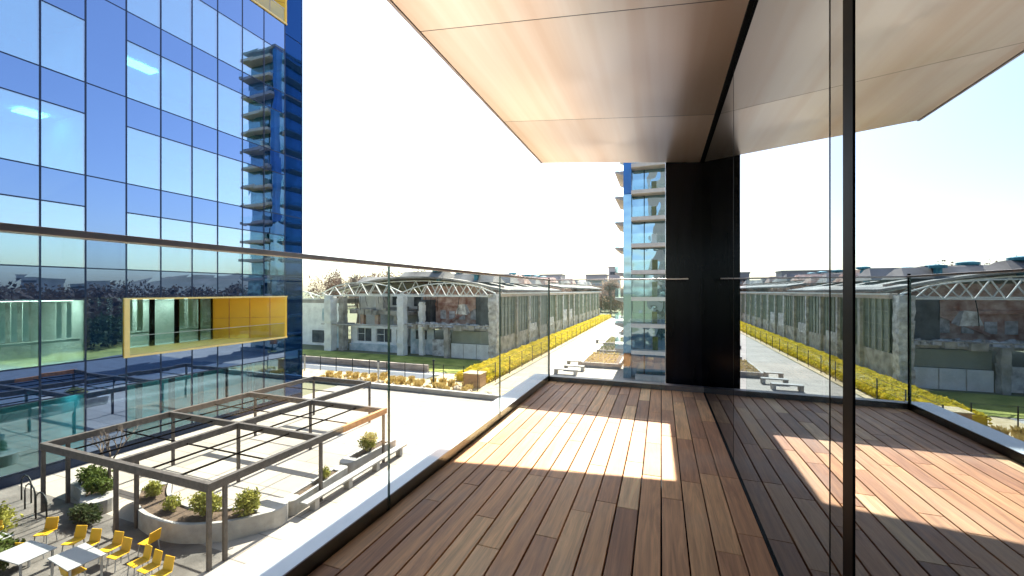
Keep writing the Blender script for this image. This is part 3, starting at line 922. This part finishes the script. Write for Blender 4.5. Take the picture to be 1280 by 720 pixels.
shrub('large pale green bush in the near left corner of the plaza', -20.2, 6.2, 0, 1.3, .8, 1.1, M['leaf_lime'], 3500, .06, 'loose bushes beside the cafe chairs')
shrub('grey green bush between the large pale bush and the white tables', -17.9, 5.6, 0, .9, .7, .9, M['leaf_green'], 2500, .06, 'loose bushes beside the cafe chairs')
shrub('low dark bush behind the row of yellow chairs and left of the curved planter', -18.6, 8.0, 0, .8, .4, .6, M['leaf_dark'], 2200, .05, 'loose bushes beside the cafe chairs')
# bike hoops
bk0 = None
for i, (x, y, lb) in enumerate(((-22.6, 8.0, 'steel bicycle hoop nearest the office wall'), (-21.5, 7.7, 'steel bicycle hoop between the outer pergola posts'), (-20.2, 7.5, 'steel bicycle hoop in front of the green bushes'))):
    if bk0 is None:
        bk0 = local_thing('bike_rack', lb, 'bike rack', (x, y, 0), 'bicycle hoops on the plaza')
        MB().tube([(-.35, 0, 0), (-.35, 0, .7), (-.27, 0, .88), (-.1, 0, .98), (.1, 0, .98), (.27, 0, .88), (.35, 0, .7), (.35, 0, 0)], .025, 8).build('hoop', M['fence'], bk0, smooth=True)
    else:
        c = copy_tree(bk0); c.location = (x, y, 0); c['label'] = lb

# yellow chairs and white tables
def make_chair():
    t = local_thing('cafe_chair', 'yellow shell chair', 'chair', (0, 0, 0), 'yellow cafe chairs on the plaza')
    s = MB().box(-.22, .22, -.22, .20, .43, .46); s.build('seat', M['chair_yellow'], t, bevel=.012)
    b = MB().hexa([(-.21, .19, .45), (.21, .19, .45), (.21, .22, .45), (-.21, .22, .45), (-.20, .27, .84), (.20, .27, .84), (.20, .30, .84), (-.20, .30, .84)])
    b.build('backrest', M['chair_yellow'], t, bevel=.012)
    for sx in (-1, 1):
        for sy in (-1, 1):
            MB().bar((sx * .18, sy * .17, .435), (sx * .21, sy * .21 + .0, 0), .025).build('leg', M['steel'], t)
    return t
CH = [(-16.75, 7.25, 200, 'yellow chair at the left end of the row beside the white table'),
      (-16.1, 7.3, 195, 'second yellow chair from the left beside the white table'),
      (-15.3, 7.45, 190, 'yellow chair in the middle behind the near white table'),
      (-14.7, 7.35, 185, 'yellow chair right of the middle one behind the near white table'),
      (-14.6, 8.05, 100, 'yellow chair turned sideways in front of the curved planter'),
      (-13.75, 7.35, 175, 'yellow chair third from the right end of the row'),
      (-13.2, 7.3, 180, 'yellow chair second from the right end of the row'),
      (-12.6, 7.25, 185, 'yellow chair at the right end of the row'),
      (-20.6, 6.9, 30, 'yellow chair below the outer pergola posts'),
      (-19.9, 6.7, 70, 'yellow chair turned to its neighbour below the outer pergola posts'),
      (-18.2, 7.2, 210, 'yellow chair alone left of the white table'),
      (-17.4, 6.6, 20, 'yellow chair on the near side of the left white table'),
      (-14.9, 6.5, 0, 'yellow chair on the near side of the middle white table')]
ch0 = make_chair()
for i, (x, y, a, lb) in enumerate(CH):
    c = ch0 if i == 0 else copy_tree(ch0)
    c.location = (x, y - .35, 0); c.rotation_euler = (0, 0, R(a + 180)); c['label'] = lb; c.scale = (.85, .85, .88)
def make_table():
    t = local_thing('cafe_table', 'table', 'table', (0, 0, 0), 'white cafe tables on the plaza')
    MB().box(-.6, .6, -.38, .38, .715, .745).build('table_top', M['white_top'], t, bevel=.008)
    for sx in (-1, 1):
        for sy in (-1, 1):
            MB().box(sx * .53 - .02, sx * .53 + .02, sy * .31 - .02, sy * .31 + .02, 0, .714).build('leg', M['steel'], t)
    return t
tb0 = None
for x, y, a, lb in ((-16.6, 6.55, 4, 'white table in front of the two left yellow chairs'), (-15.0, 6.95, -4, 'white table in front of the middle yellow chairs'), (-18.6, 6.4, 8, 'white table left of the lone yellow chair')):
    c = tb0 = make_table() if tb0 is None else tb0
    if c.location.length > 0: c = copy_tree(tb0)
    c.location = (x, y - .7, 0); c.rotation_euler = (0, 0, R(a)); c['label'] = lb

# low wall and golden tufts
lw = MB().box(-30, -9.4, 27.24, 27.58, 0, .36).build('garden_wall', M['concrete'], bevel=.02)
tag(lw, 'low grey garden wall retaining the golden planting bed', 'wall')
def tuft_mesh():
    rs = np.random.RandomState(4)
    b = MB()
    for k in range(140):
        a = rs.uniform(0, 6.28); lean = rs.uniform(.05, .75); hh = rs.uniform(.3, .62)
        x0, y0 = .12 * rs.normal(), .12 * rs.normal()
        x1, y1 = x0 + lean * .45 * math.cos(a), y0 + lean * .45 * math.sin(a)
        w = .02; nx, ny = -math.sin(a) * w, math.cos(a) * w
        b.add([(x0 - nx, y0 - ny, 0), (x0 + nx, y0 + ny, 0), (x0 + (x1 - x0) * .6 + nx, y0 + (y1 - y0) * .6 + ny, hh * .8), (x1, y1, hh), (x0 + (x1 - x0) * .6 - nx, y0 + (y1 - y0) * .6 - ny, hh * .8)], [(0, 1, 2, 3, 4)])
    return b
t0 = tuft_mesh().build('grass_tuft', M['leaf_gold'])
tag(t0, 'golden grass tuft among its like in the sandy bed behind the low grey wall', 'plant', 'golden grass tufts in the sandy bed')
first = True
rt = random.Random(9)
for i in range(45):
    row = i % 3
    x = -28.5 + (i // 3) * 1.0 + rt.uniform(-.3, .3); y = 28.2 + row * .95 + rt.uniform(-.25, .25)
    c = t0 if first else t0.copy()
    if not first: sc.collection.objects.link(c)
    first = False
    k = rt.uniform(.65, 1.05)
    c.location = (x, y, .062); c.rotation_euler = (0, 0, rt.uniform(0, 6.28)); c.scale = (k, k, k)
# rocks in bed
r0 = None
for i in range(12):
    x = -27 + i * 1.5 + rt.uniform(-.4, .4); y = 27.95 + rt.uniform(0, .3)
    if r0 is None:
        rs = np.random.RandomState(2); b = MB(); n, kk = 10, 6; v = [(0, 0, .3)]; f = []
        for j in range(1, kk):
            for q in range(n):
                a = 2 * math.pi * q / n; ph = math.pi * j / kk; rr = .3 * (1 + .25 * rs.uniform(-1, 1))
                v.append((rr * 1.3 * math.sin(ph) * math.cos(a), rr * math.sin(ph) * math.sin(a), rr * .9 * math.cos(ph)))
        v.append((0, 0, -.28))
        for q in range(n): f.append((0, 1 + q, 1 + (q + 1) % n))
        for j in range(kk - 2):
            for q in range(n): f.append((1 + j * n + q, 1 + (j + 1) * n + q, 1 + (j + 1) * n + (q + 1) % n, 1 + j * n + (q + 1) % n))
        L = len(v) - 1
        for q in range(n): f.append((L, 1 + (kk - 2) * n + (q + 1) % n, 1 + (kk - 2) * n + q))
        b.add(v, f); r0 = b.build('rock', M['stone'])
        tag(r0, 'pale boulder lying at the front edge of the sandy bed', 'rock', 'pale boulders along the garden wall'); c = r0
    else:
        c = r0.copy(); sc.collection.objects.link(c)
    k = rt.uniform(.7, 1.2); c.location = (x, y, .24 * k); c.scale = (k, k, k); c.rotation_euler = (0, 0, rt.uniform(0, 6))
bx = thing('wooden_box', 'square tan plywood box standing in the golden planting bed', 'box', (-14.6, 30.6, .06))
MB().box(-15.35, -13.85, 30.0, 31.2, .07, 1.12).build('body', M['boxwood'], bx, bevel=.02)
MB().box(-15.42, -13.78, 29.93, 31.27, 1.121, 1.2).build('lid', M['bed'], bx, bevel=.01)

# lamp posts / bollards in the bed
lp = None
for x, y, h, lb in ((-22.8, 28.6, 1.9, 'thin grey post standing left of the glass joint in the sandy bed'), (-17.6, 29.0, 2.2, 'thin dark post standing in the middle of the sandy bed'), (-33.2, 30.5, 1.6, 'thin grey post close to the office block corner')):
    t = thing('lamp_post', lb, 'lamp post', (x, y, .06), 'thin posts around the sandy bed')
    MB().cyl((x, y), .07, .06, h, 8).build('pole', M['steel'] if h < 2 else M['fence'], t)
    MB().cyl((x, y), .12, h + .001, h + .12, 10, .08).build('lamp_head', M['fence'], t)

# yellow hedge and black fence
hd_pts = []
rs = np.random.RandomState(8)
for k in range(90):
    y = 31.8 + 92 * (k / 90) ** 1.25
    n = int(900 * (35 / (y + 8)) ** 1.1) + 120
    p = np.stack([rs.uniform(-17.2, -13.9, n), y + rs.uniform(0, 2.2, n), np.zeros(n)], 1)
    top = .80 + .05 * np.sin(p[:, 0] * 2.3 + p[:, 1] * 1.7) + .04 * np.sin(p[:, 1] * 4.1)
    edge = np.clip(np.minimum(p[:, 0] + 17.25, -13.85 - p[:, 0]) / .45, 0, 1)
    top = top * (0.35 + 0.65 * edge ** .5)
    p[:, 2] = top * np.where(rs.uniform(0, 1, n) < .55, rs.uniform(.85, 1.05, n), rs.uniform(.05, 1, n))
    hd_pts.append(p)
hp = np.concatenate(hd_pts)
hg = thing('yellow_hedge', 'long clipped bright yellow hedge between the hall and the white path', 'hedge', (-15, 32, 0))
leaves('foliage', M['leaf_yellow'], hg, hp, .13, 3)
MB().box(-17.05, -14.05, 31.9, 124, 0, .58).build('core', M['leaf_yellow'], hg)
fn = thing('metal_fence', 'long black post and wire fence beside the yellow hedge', 'fence', (-13.6, 30, 0))
y = 29.0; k = 0
while y < 122:
    MB().box(-13.63, -13.57, y, y + .06, 0, 1.75).build('post', M['fence'], fn); y += 3.6; k += 1
w = MB()
for z in (.25, 1.0, 1.7):
    w.box(-13.61, -13.59, 29, 122, z, z + .018)
w.build('wire', M['fence'], fn)
# front fence by the road
f2 = thing('metal_fence', 'low thin dark fence crossing in front of the lawn and the ruined hall', 'fence', (-30, 31.3, 0))
for i in range(15):
    x = -44 + i * 2.0
    MB().box(x - .025, x + .025, 31.28, 31.33, 0, 1.5).build('post', M['fence'], f2)
w = MB()
for z in (.8, 1.45):
    w.box(-44, -16, 31.295, 31.31, z, z + .018)
w.build('wire', M['fence'], f2)
cw = MB().box(-60, -21.5, 34.3, 34.6, 0, .7).build('garden_wall', M['fascia']); tag(cw, 'tan low wall between the road and the green lawn', 'wall')

# raised beds and benches beyond the deck
def raised(label, x0, x1, y0, y1, m, n):
    t = thing('raised_bed', label, 'planter', ((x0 + x1) / 2, y0, 0), 'raised beds beyond the deck')
    b = MB().box(x0, x1, y0, y0 + .18, 0, .5).box(x0, x1, y1 - .18, y1, 0, .5).box(x0, x0 + .18, y0 + .18, y1 - .18, 0, .5).box(x1 - .18, x1, y0 + .18, y1 - .18, 0, .5)
    b.build('border', M['planter'], t)
    MB().box(x0 + .181, x1 - .181, y0 + .181, y1 - .181, 0, .4).build('soil', M['soil'], t)
    rs = np.random.RandomState(int(y0))
    nr = max(3, int((y1 - y0) / 1.0)); P = []
    for r_ in range(nr):
        yy = y0 + .5 + (y1 - y0 - 1) * r_ / (nr - 1)
        for c_ in range(int((x1 - x0 - .6) / .45)):
            P.append(blob((x0 + .5 + c_ * .45, yy, .55), (.22, .3, .28), n, rs))
    o = leaves('planting', m, t, np.concatenate(P), .07, 5)
    return t
raised('front raised bed with rows of golden orange plants beyond the deck corner', -7.9, -3.9, 42.5, 49.5, M['leaf_gold'], 26)
raised('middle raised bed with rows of dark olive plants beyond the golden bed', -7.7, -4.3, 52, 57, M['leaf_green'], 20)
raised('far raised bed with yellow green plants beyond the olive bed', -7.9, -4.6, 59.5, 67, M['leaf_lime'], 20)
raised('farthest raised bed with pinkish dry plants before the tower side', -7.2, -4.9, 76, 88, M['leaf_rust'], 20)
def stone_bench(lb, x, y, w, l):
    t = thing('stone_bench', lb, 'bench', (x, y, 0), 'angular stone benches by the white path')
    MB().box(x - w / 2, x + w / 2, y - l / 2, y + l / 2, .4, .5).build('seat', M['planter'], t, bevel=.015)
    MB().box(x - w / 2 + .02, x - w / 2 + .3, y - l / 2 + .02, y + l / 2 - .02, 0, .399).build('leg', M['grime'], t)
    MB().box(x + w / 2 - .3, x + w / 2 - .02, y - l / 2 + .02, y + l / 2 - .02, 0, .399).build('leg', M['grime'], t)
stone_bench('nearest stone bench showing just above the far kerb of the deck', -8.6, 38.2, 2.2, .6)
stone_bench('second stone bench a step behind the nearest one', -8.2, 40.3, 2.0, .6)
stone_bench('stone bench beside the front corner of the golden bed', -8.8, 43.2, 1.5, .6)
stone_bench('small dark stone bench between the middle beds and the path', -8.6, 63, 1.6, .6)

# ------------------------------------------------------------------ ruined industrial hall
hl = thing('industrial_hall', 'long derelict industrial hall with open trussed gable, broken plaster and ribbed side glazing', 'building', (-30, 60, 0))
EX, WXh = -17.6, -43.0
Y0, Y1h = 42.0, 126.0
def arc_z(x, base=7.75, top=9.5):
    t = (x - WXh) / (EX - WXh)
    return base + (top - base) * (1 - (2 * t - 1) ** 2)
# barrel roof in panels with a raised monitor
def roof_part(y0, y1, lift):
    b = MB(); n = 14
    xs = [WXh - .6 + (EX - WXh + 1.2) * i / n for i in range(n + 1)]
    for i in range(n):
        za, zb = arc_z(max(WXh, min(EX, xs[i]))) + lift, arc_z(max(WXh, min(EX, xs[i + 1]))) + lift
        b.hexa([(xs[i], y0, za), (xs[i + 1], y0, zb), (xs[i + 1], y1, zb), (xs[i], y1, za), (xs[i], y0, za + .22), (xs[i + 1], y0, zb + .22), (xs[i + 1], y1, zb + .22), (xs[i], y1, za + .22)])
    return b.build('roof', M['roof'], hl)
roofs = [roof_part(44.5, 71.9, 0.15), roof_part(72.1, 126, 0.75)]
# saw-tooth rooflights standing on the roof
rr = random.Random(3)
for i, y in enumerate(range(46, 124, 6)):
    r_ = roofs[0] if y < 72 else roofs[1]
    lift = .15 if y < 72 else .75
    z = arc_z(-30) + lift
    for (xa, xb) in ((-40.5, -34.5), (-33.5, -26.5), (-25.5, -19.5)):
        za = arc_z((xa + xb) / 2) + lift + .1
        hh = rr.uniform(.6, 1.3)
        MB().add([(xa, y, za), (xb, y, za), (xb, y + 4.2, za), (xa, y + 4.2, za), (xa + .3, y + 1.2, za + hh), (xb - .3, y + 1.2, za + hh), (xb - .3, y + 2.4, za + hh * .9), (xa + .3, y + 2.4, za + hh * .9)],
                 [(0, 1, 5, 4), (1, 2, 6, 5), (2, 3, 7, 6), (3, 0, 4, 7), (4, 5, 6, 7)]).build('rooflight', M['roof'] if rr.random() < .7 else M['brick'], r_)
for i, y in enumerate((47.5, 54, 59.2, 64.7, 70.4, 76.3, 86, 93, 99, 107, 114, 122)):
    r_ = roofs[0] if y < 72 else roofs[1]
    z = 9.3 if y < 72 else 9.9
    zt = 10.95 if y < 72 else 11.7
    v = MB().cyl((-28, y), .32, z, zt - .5, 10).cyl((-28, y), .5, zt - .5, zt - .35, 12, .85).cyl((-28, y), .85, zt - .35, zt - .1, 12).cyl((-28, y), .85, zt - .1, zt, 12, .4)
    v.build('roof_vent', M['teal_metal'], r_)
for x, y in ((-22, 46.5), (-24, 50.5), (-21, 57)):
    MB().cyl((x, y), .3, 9, 10.0, 8).cyl((x, y), .6, 10.0, 10.25, 10).build('roof_vent', M['teal_metal'], roofs[0])
# eaves fascia and gutter
MB().box(EX - .2, EX + .35, 43.2, Y1h, 7.30, 7.80).build('fascia', M['fascia'], hl)
MB().box(EX + .36, EX + .50, 43.2, Y1h, 7.62, 7.78).build('gutter', M['truss'], hl)
# side wall: dwarf wall, bays, pilasters
MB().box(EX - .35, EX, 43.4, Y1h, 0, 2.6).build('side_wall', M['grime'], hl)
MB().box(EX - 3, EX - .4, 43.4, Y1h, 2.5, 7.3).build('inner_wall', M['dark_void'], hl)
y = 44.2; k = 0
while y < Y1h - 5:
    w_ = 4.6
    z0 = rr.choice([0.9, 2.6, 2.6, 3.2])
    f = MB().box(EX - .1, EX - .06, y, y + w_, 2.62, 7.28).build('window', M['hall_glass'], hl)
    fr_ = MB()
    for q in range(5):
        yy = y + q * w_ / 4
        fr_.box(EX - .055, EX + .03, yy - .07, yy + .07, 2.62, 7.28)
    for z in (3.7, 5.0, 6.2):
        fr_.box(EX - .055, EX - .0, y, y + w_, z - .03, z + .03)
    fr_.build('frame', M['greygreen'], f)
    MB().box(EX - .05, EX + .28, y + w_ + .05, y + w_ + .55, 0, 7.3).build('pilaster', M['battered'] if k % 2 else M['grime'], hl)
    if rr.random() < .4:
        MB().box(EX - .05, EX + .05, y + .4, y + 3.6, 2.2, rr.uniform(3.2, 4.4)).build('panel', M['battered'], hl)
    y += 5.2; k += 1
# corner pier, battered
def pier(x, y, w, z1, m, seed):
    rs_ = random.Random(seed); b = MB(); z = 0
    while z < z1:
        h = min(rs_.uniform(.5, .9), z1 - z)
        j = lambda: rs_.uniform(-.07, .07)
        b.hexa([(x - w / 2 + j(), y - w / 2 + j(), z), (x + w / 2 + j(), y - w / 2 + j(), z), (x + w / 2 + j(), y + w / 2, z), (x - w / 2 + j(), y + w / 2, z),
                (x - w / 2 + j(), y - w / 2 + j(), z + h), (x + w / 2 + j(), y - w / 2 + j(), z + h), (x + w / 2 + j(), y + w / 2, z + h), (x - w / 2 + j(), y + w / 2, z + h)])
        z += h
    return b.build('pier', m, hl)
pier(-17.9, 42.6, 1.0, 7.6, M['battered'], 1)
pier(-30.2, 42.4, .9, 7.4, M['white_render'], 2)
pier(-41.6, 42.4, 1.1, 7.4, M['white_render'], 3)
pier(-40.2, 43.2, .8, 7.2, M['grime'], 4)
pier(-28.0, 43.4, .6, 6.6, M['white_render'], 5)
pier(-24.0, 42.6, .6, 3.6, M['grime'], 6)
# trusses across the gable (arched top chord)
def truss(y, x0, x1, zb, za, n, w=.12):
    b = MB()
    b.bar((x0, y, zb), (x1, y, zb), w, w)
    tops = []
    for i in range(n + 1):
        t = i / n; x = x0 + (x1 - x0) * t
        tops.append((x, y, zb + .35 + (za - zb - .35) * (1 - (2 * t - 1) ** 2) ** .8))
    for i in range(n):
        b.bar(tops[i], tops[i + 1], w, w)
    for i in range(n):
        xm = (tops[i][0] + tops[i + 1][0]) / 2
        b.bar(tops[i], (xm, y, zb), w * .75); b.bar((xm, y, zb), tops[i + 1], w * .75)
    return b.build('truss', M['truss'], hl)
truss(42.35, -43.0, -30.0, 7.35, 9.1, 6)
truss(42.35, -30.4, -17.6, 7.35, 8.9, 7)
truss(42.35, -58, -43.4, 6.9, 8.2, 7)
truss(45.5, -43.0, -17.6, 7.45, 9.3, 12)
# crossbeam, first floor remnants and walls in the open gable
MB().box(-30, -18.4, 46.8, 47.1, 3.4, 8.6).build('back_wall', M['brick'], hl)
MB().box(-43, -30, 49.5, 49.8, 0, 7.6).build('back_wall', M['white_render'], hl)
MB().bar((-29.6, 46.7, 6.3), (-18.5, 46.7, 5.9), .35).build('brace', M['brick'], hl)
MB().bar((-25.5, 46.7, 4.2), (-21.5, 46.7, 6.2), .25).bar((-21.5, 46.7, 6.2), (-18.6, 46.7, 4.0), .25).build('brace', M['brick'], hl)
MB().box(-29.4, -28.0, 44.5, 46.7, 3.5, 6.8).build('shaft', M['dark_void'], hl)
sl_ = MB(); rs_ = random.Random(12)
x = -30.0
while x < -18.4:
    w_ = rs_.uniform(.5, 1.3); sl_.box(x, x + w_ - .02, 42.9 + rs_.uniform(-.3, .6), 46.7, 3.30 + rs_.uniform(-.1, .1), 3.62 + rs_.uniform(-.1, .25)); x += w_
sl_.build('broken_slab', M['grime'], hl)
sl_ = MB(); x = -39.5
while x < -30.6:
    w_ = rs_.uniform(.6, 1.6); sl_.box(x, x + w_ - .02, 43.4 + rs_.uniform(-.3, .8), 49.4, 4.9 + rs_.uniform(-.15, .1), 5.45 + rs_.uniform(-.2, .3)); x += w_
sl_.build('broken_slab', M['grime'], hl)
for x in (-38.4, -36.0, -33.0):
    MB().box(x, x + .55, 44.4, 44.9, 3.4, 4.9).build('stub_column', M['brick'] if x < -35 else M['grime'], hl)
MB().box(-35.5, -34.4, 44.0, 45.0, 5.46, 7.3).build('duct', M['grime'], hl)
# ground floor white walls with windows
MB().box(-39.6, -30.7, 44.0, 44.3, 0, 1.25).box(-39.6, -30.7, 44.0, 44.3, 3.0, 3.5).box(-39.6, -38.6, 44.0, 44.3, 1.251, 2.999).box(-36.2, -35.5, 44.0, 44.3, 1.251, 2.999).box(-33.0, -32.3, 44.0, 44.3, 1.251, 2.999).build('front_wall', M['white_render'], hl)
for a, b_ in ((-38.6, -36.2), (-35.5, -33.0), (-32.3, -30.7)):
    wv = MB().box(a, b_, 44.2, 44.24, 1.252, 2.998).build('window', M['dark_void'], hl)
    fr_ = MB().box(a, a + .08, 44.14, 44.19, 1.252, 2.998).box(b_ - .08, b_, 44.14, 44.19, 1.252, 2.998).box((a + b_) / 2 - .04, (a + b_) / 2 + .04, 44.14, 44.19, 1.252, 2.998).box(a + .08, (a + b_) / 2 - .04, 44.14, 44.19, 2.2, 2.27)
    fr_.build('frame', M['white_render'], wv)
MB().box(-39.6, -30.7, 43.7, 43.98, 0, .95).build('plinth', M['bluewash'], hl)
MB().box(-43.0, -40.8, 44.6, 44.8, 0, 3.2).build('front_wall', M['bluewash'], hl)
MB().box(-30, -26.6, 43.9, 44.1, 0, 3.2).build('front_wall', M['bluewash'], hl)
MB().box(-29.2, -27.6, 43.84, 43.89, 1.9, 3.0).build('window', M['dark_void'], hl)
MB().box(-26.5, -24.4, 43.4, 43.7, 0, 2.0).build('front_wall', M['battered'], hl)
MB().box(-23.6, -18.5, 43.1, 43.3, 1.75, 3.2).build('board', M['greygreen'], hl)
MB().box(-23.6, -18.5, 42.9, 43.08, 0, 1.7).build('front_wall', M['white_render'], hl)
for x in (-22.0, -20.3):
    MB().box(x, x + .06, 42.86, 42.895, 0, 1.7).build('joint', M['grime'], hl)
rub = MB()
for i in range(70):
    x = rs_.uniform(-30, -18.6); s_ = rs_.uniform(.1, .38); y = rs_.uniform(43, 44.8); z = 3.75
    rub.hexa([(x - s_ + rs_.uniform(-.1, .1), y - s_, z - .2), (x + s_, y - s_, z - .2), (x + s_, y + s_, z - .2), (x - s_, y + s_, z - .2), (x - s_ * .5, y - s_ * .6, z + s_), (x + s_ * .6, y - s_ * .5, z + s_ * .8), (x + s_ * .5, y + s_ * .6, z + s_ * .7), (x - s_ * .6, y + s_ * .5, z + s_)])
rb_ = rub.build('rubble', M['battered'], hl); rb_['kind'] = 'stuff'
# hanging debris
MB().hexa([(-23.4, 43.6, 5.2), (-21.9, 43.6, 5.1), (-21.8, 44.4, 5.3), (-23.5, 44.4, 5.3), (-23.0, 43.6, 6.3), (-22.2, 43.6, 6.4), (-22.2, 44.2, 6.3), (-23.2, 44.2, 6.2)]).build('hanging_debris', M['battered'], hl)
for i in range(16):
    x = rs_.uniform(-42, -19); z = rs_.uniform(4.5, 7.3); a = rs_.uniform(-.5, .5)
    MB().tube([(x, 43.2, 7.4), (x + a * .5, 43.15, (z + 7.4) / 2), (x + a, 43.3, z)], .035, 4).build('loose_cable', M['fence'], hl)
MB().tube([(-43, 42.2, 3.55), (-30.5, 42.2, 3.6)], .07, 6).build('pipe', M['grime'], hl)
MB().tube([(-30, 42.2, 3.9), (-18.4, 42.2, 3.95)], .06, 6).build('pipe', M['grime'], hl)
for a_, z_ in ((-38.8, 5.9), (-36.9, 5.9), (-33.2, 5.8)):
    MB().box(a_, a_ + 1.1, 49.40, 49.49, z_, z_ + 1.3).build('window', M['dark_void'], hl)
for a_ in (-27.3, -26.0, -24.5, -22.9, -20.4):
    MB().box(a_, a_ + .8, 46.72, 46.79, 4.3, 5.5 + .3 * math.sin(a_ * 3)).build('plaster_patch', M['battered'], hl)
MB().box(-42.5, -39.7, 42.9, 44.9, 3.2, 3.6).build('broken_slab', M['grime'], hl)
# second ruined bay further left with a pale blue window
an = thing('workshop_annex', 'low pale workshop annex left of the ruined hall with a blue window', 'building', (-50, 46, 0))
MB().box(-60, -43.4, 46, 46.4, 0, 6.2).build('wall', M['white_render'], an)
MB().box(-46.6, -45.2, 45.9, 45.99, 3.6, 5.4).build('window', M['bluewash'], an)
MB().box(-48.5, -44.4, 45.9, 45.99, .4, 2.2).build('window', M['dark_void'], an)
MB().hexa([(-60, 46, 6.2), (-43.4, 46, 6.2), (-43.4, 60, 6.2), (-60, 60, 6.2), (-60, 46, 6.5), (-43.4, 46, 6.9), (-43.4, 60, 6.9), (-60, 60, 6.5)]).build('roof', M['roof'], an)
ca = None

# ------------------------------------------------------------------ trees and far things
TG = 'bare trees behind the hall'
for i, (x, y, h, lb) in enumerate(((-52, 66, 12, 'tall bare tree rising behind the workshop annex'), (-60, 72, 11, 'bare tree left of the tallest one behind the annex'), (-46, 78, 13, 'bare tree showing above the arched truss'), (-70, 80, 14, 'bare tree near the corner of the blue office block'))):
    bare_tree(lb, x, y, h, 20 + i, group=TG, depth=6)
for i, (x, y, h, lb) in enumerate(((-19.5, 133, 11, 'rust brown tree at the left of the clump ending the path'), (-15.5, 136, 13, 'tallest rust brown tree where the yellow hedge ends'), (-11.5, 131, 10, 'rust brown tree nearest the tower at the path end'), (-25, 140, 12, 'brown tree rising over the far end of the hall roof'))):
    bare_tree(lb, x, y, h, 40 + i, group='brown trees at the end of the path', crown=M['leaf_rust'], depth=4, leafn=3500, leafsize=.22)
def block(label, x, y, w, d_, h, n, group='distant apartment blocks'):
    t = thing('apartment_block', label, 'building', (x, y, 0), group)
    MB().box(x - w / 2, x + w / 2, y - d_ / 2, y + d_ / 2, 0, h).build('wall', M['block_wall'], t)
    MB().box(x - w / 2 - .3, x + w / 2 + .3, y - d_ / 2 - .3, y + d_ / 2 + .3, h + .003, h + .6).build('roof', M['concrete'], t)
    for k in range(n):
        z = 2 + k * (h - 2) / n
        MB().box(x - w / 2 + .8, x + w / 2 - .8, y - d_ / 2 - .06, y - d_ / 2 - .003, z, z + 1.4).build('window_band', M['dark_void'], t)
block('small flat roofed block on the skyline left of the tower', -28, 190, 9, 8, 15, 4)
block('stepped taller block on the skyline beside the brown trees', -21, 200, 5, 8, 19, 5)
block('wide low block on the skyline behind the hall roof', -66, 230, 26, 10, 17, 4)
block('tall slab block mirrored above the trees in the office glass', 300, 128, 18, 14, 17, 5)
block('broad slab block mirrored at the left edge of the office glass', 300, 96, 24, 14, 16, 5)
block('lower block mirrored between the two slab blocks', 330, 165, 20, 14, 14, 4)

# bank of woodland seen in the office glass
rs = np.random.RandomState(17); P = []
for i in range(420):
    x = 26 + rs.uniform(0, 1) ** 1.3 * 130; y = -10 + rs.uniform(0, 1) * 190
    hh = rs.uniform(5, 8.5) + max(0, x - 60) * .035
    P.append(blob((x, y, hh * .55), (rs.uniform(2.5, 4.5), rs.uniform(2.5, 4.5), hh * .5), 170, rs, .2))
wd = leaves('woodland', M['leaf_brown'], None, np.concatenate(P), .5, 6)
tag(wd, 'dark leafless wood mirrored in the office glass', 'woodland', kind='stuff')
rs = np.random.RandomState(18); P = []
for i in range(60):
    x = rs.uniform(20, 34); y = rs.uniform(24, 80)
    P.append(blob((x, y, 2.2), (2.6, 2.6, 2.3), 260, rs, .2))
wd = leaves('shrubbery', M['leaf_dark'], None, np.concatenate(P), .3, 8)
tag(wd, 'dark green thicket at the foot of the wood mirrored in the office glass', 'thicket', kind='stuff')

rs = np.random.RandomState(27); P = []
for i in range(260):
    x = -160 + rs.uniform(0, 1) * 150; y = 150 + rs.uniform(0, 1) * 60
    hh = rs.uniform(14, 20) if x < -95 else rs.uniform(9, 11)
    P.append(blob((x, y, hh * .5), (rs.uniform(3, 5), 4, hh * .5), 420, rs, .05))
wd = leaves('woodland', M['leaf_rust'], None, np.concatenate(P), .42, 16)
tag(wd, 'brown leafless woodland on the skyline behind the ruined hall', 'woodland', kind='stuff')
# tidy helper properties
for o in sc.objects:
    if '_o' in o.keys():
        del o['_o']
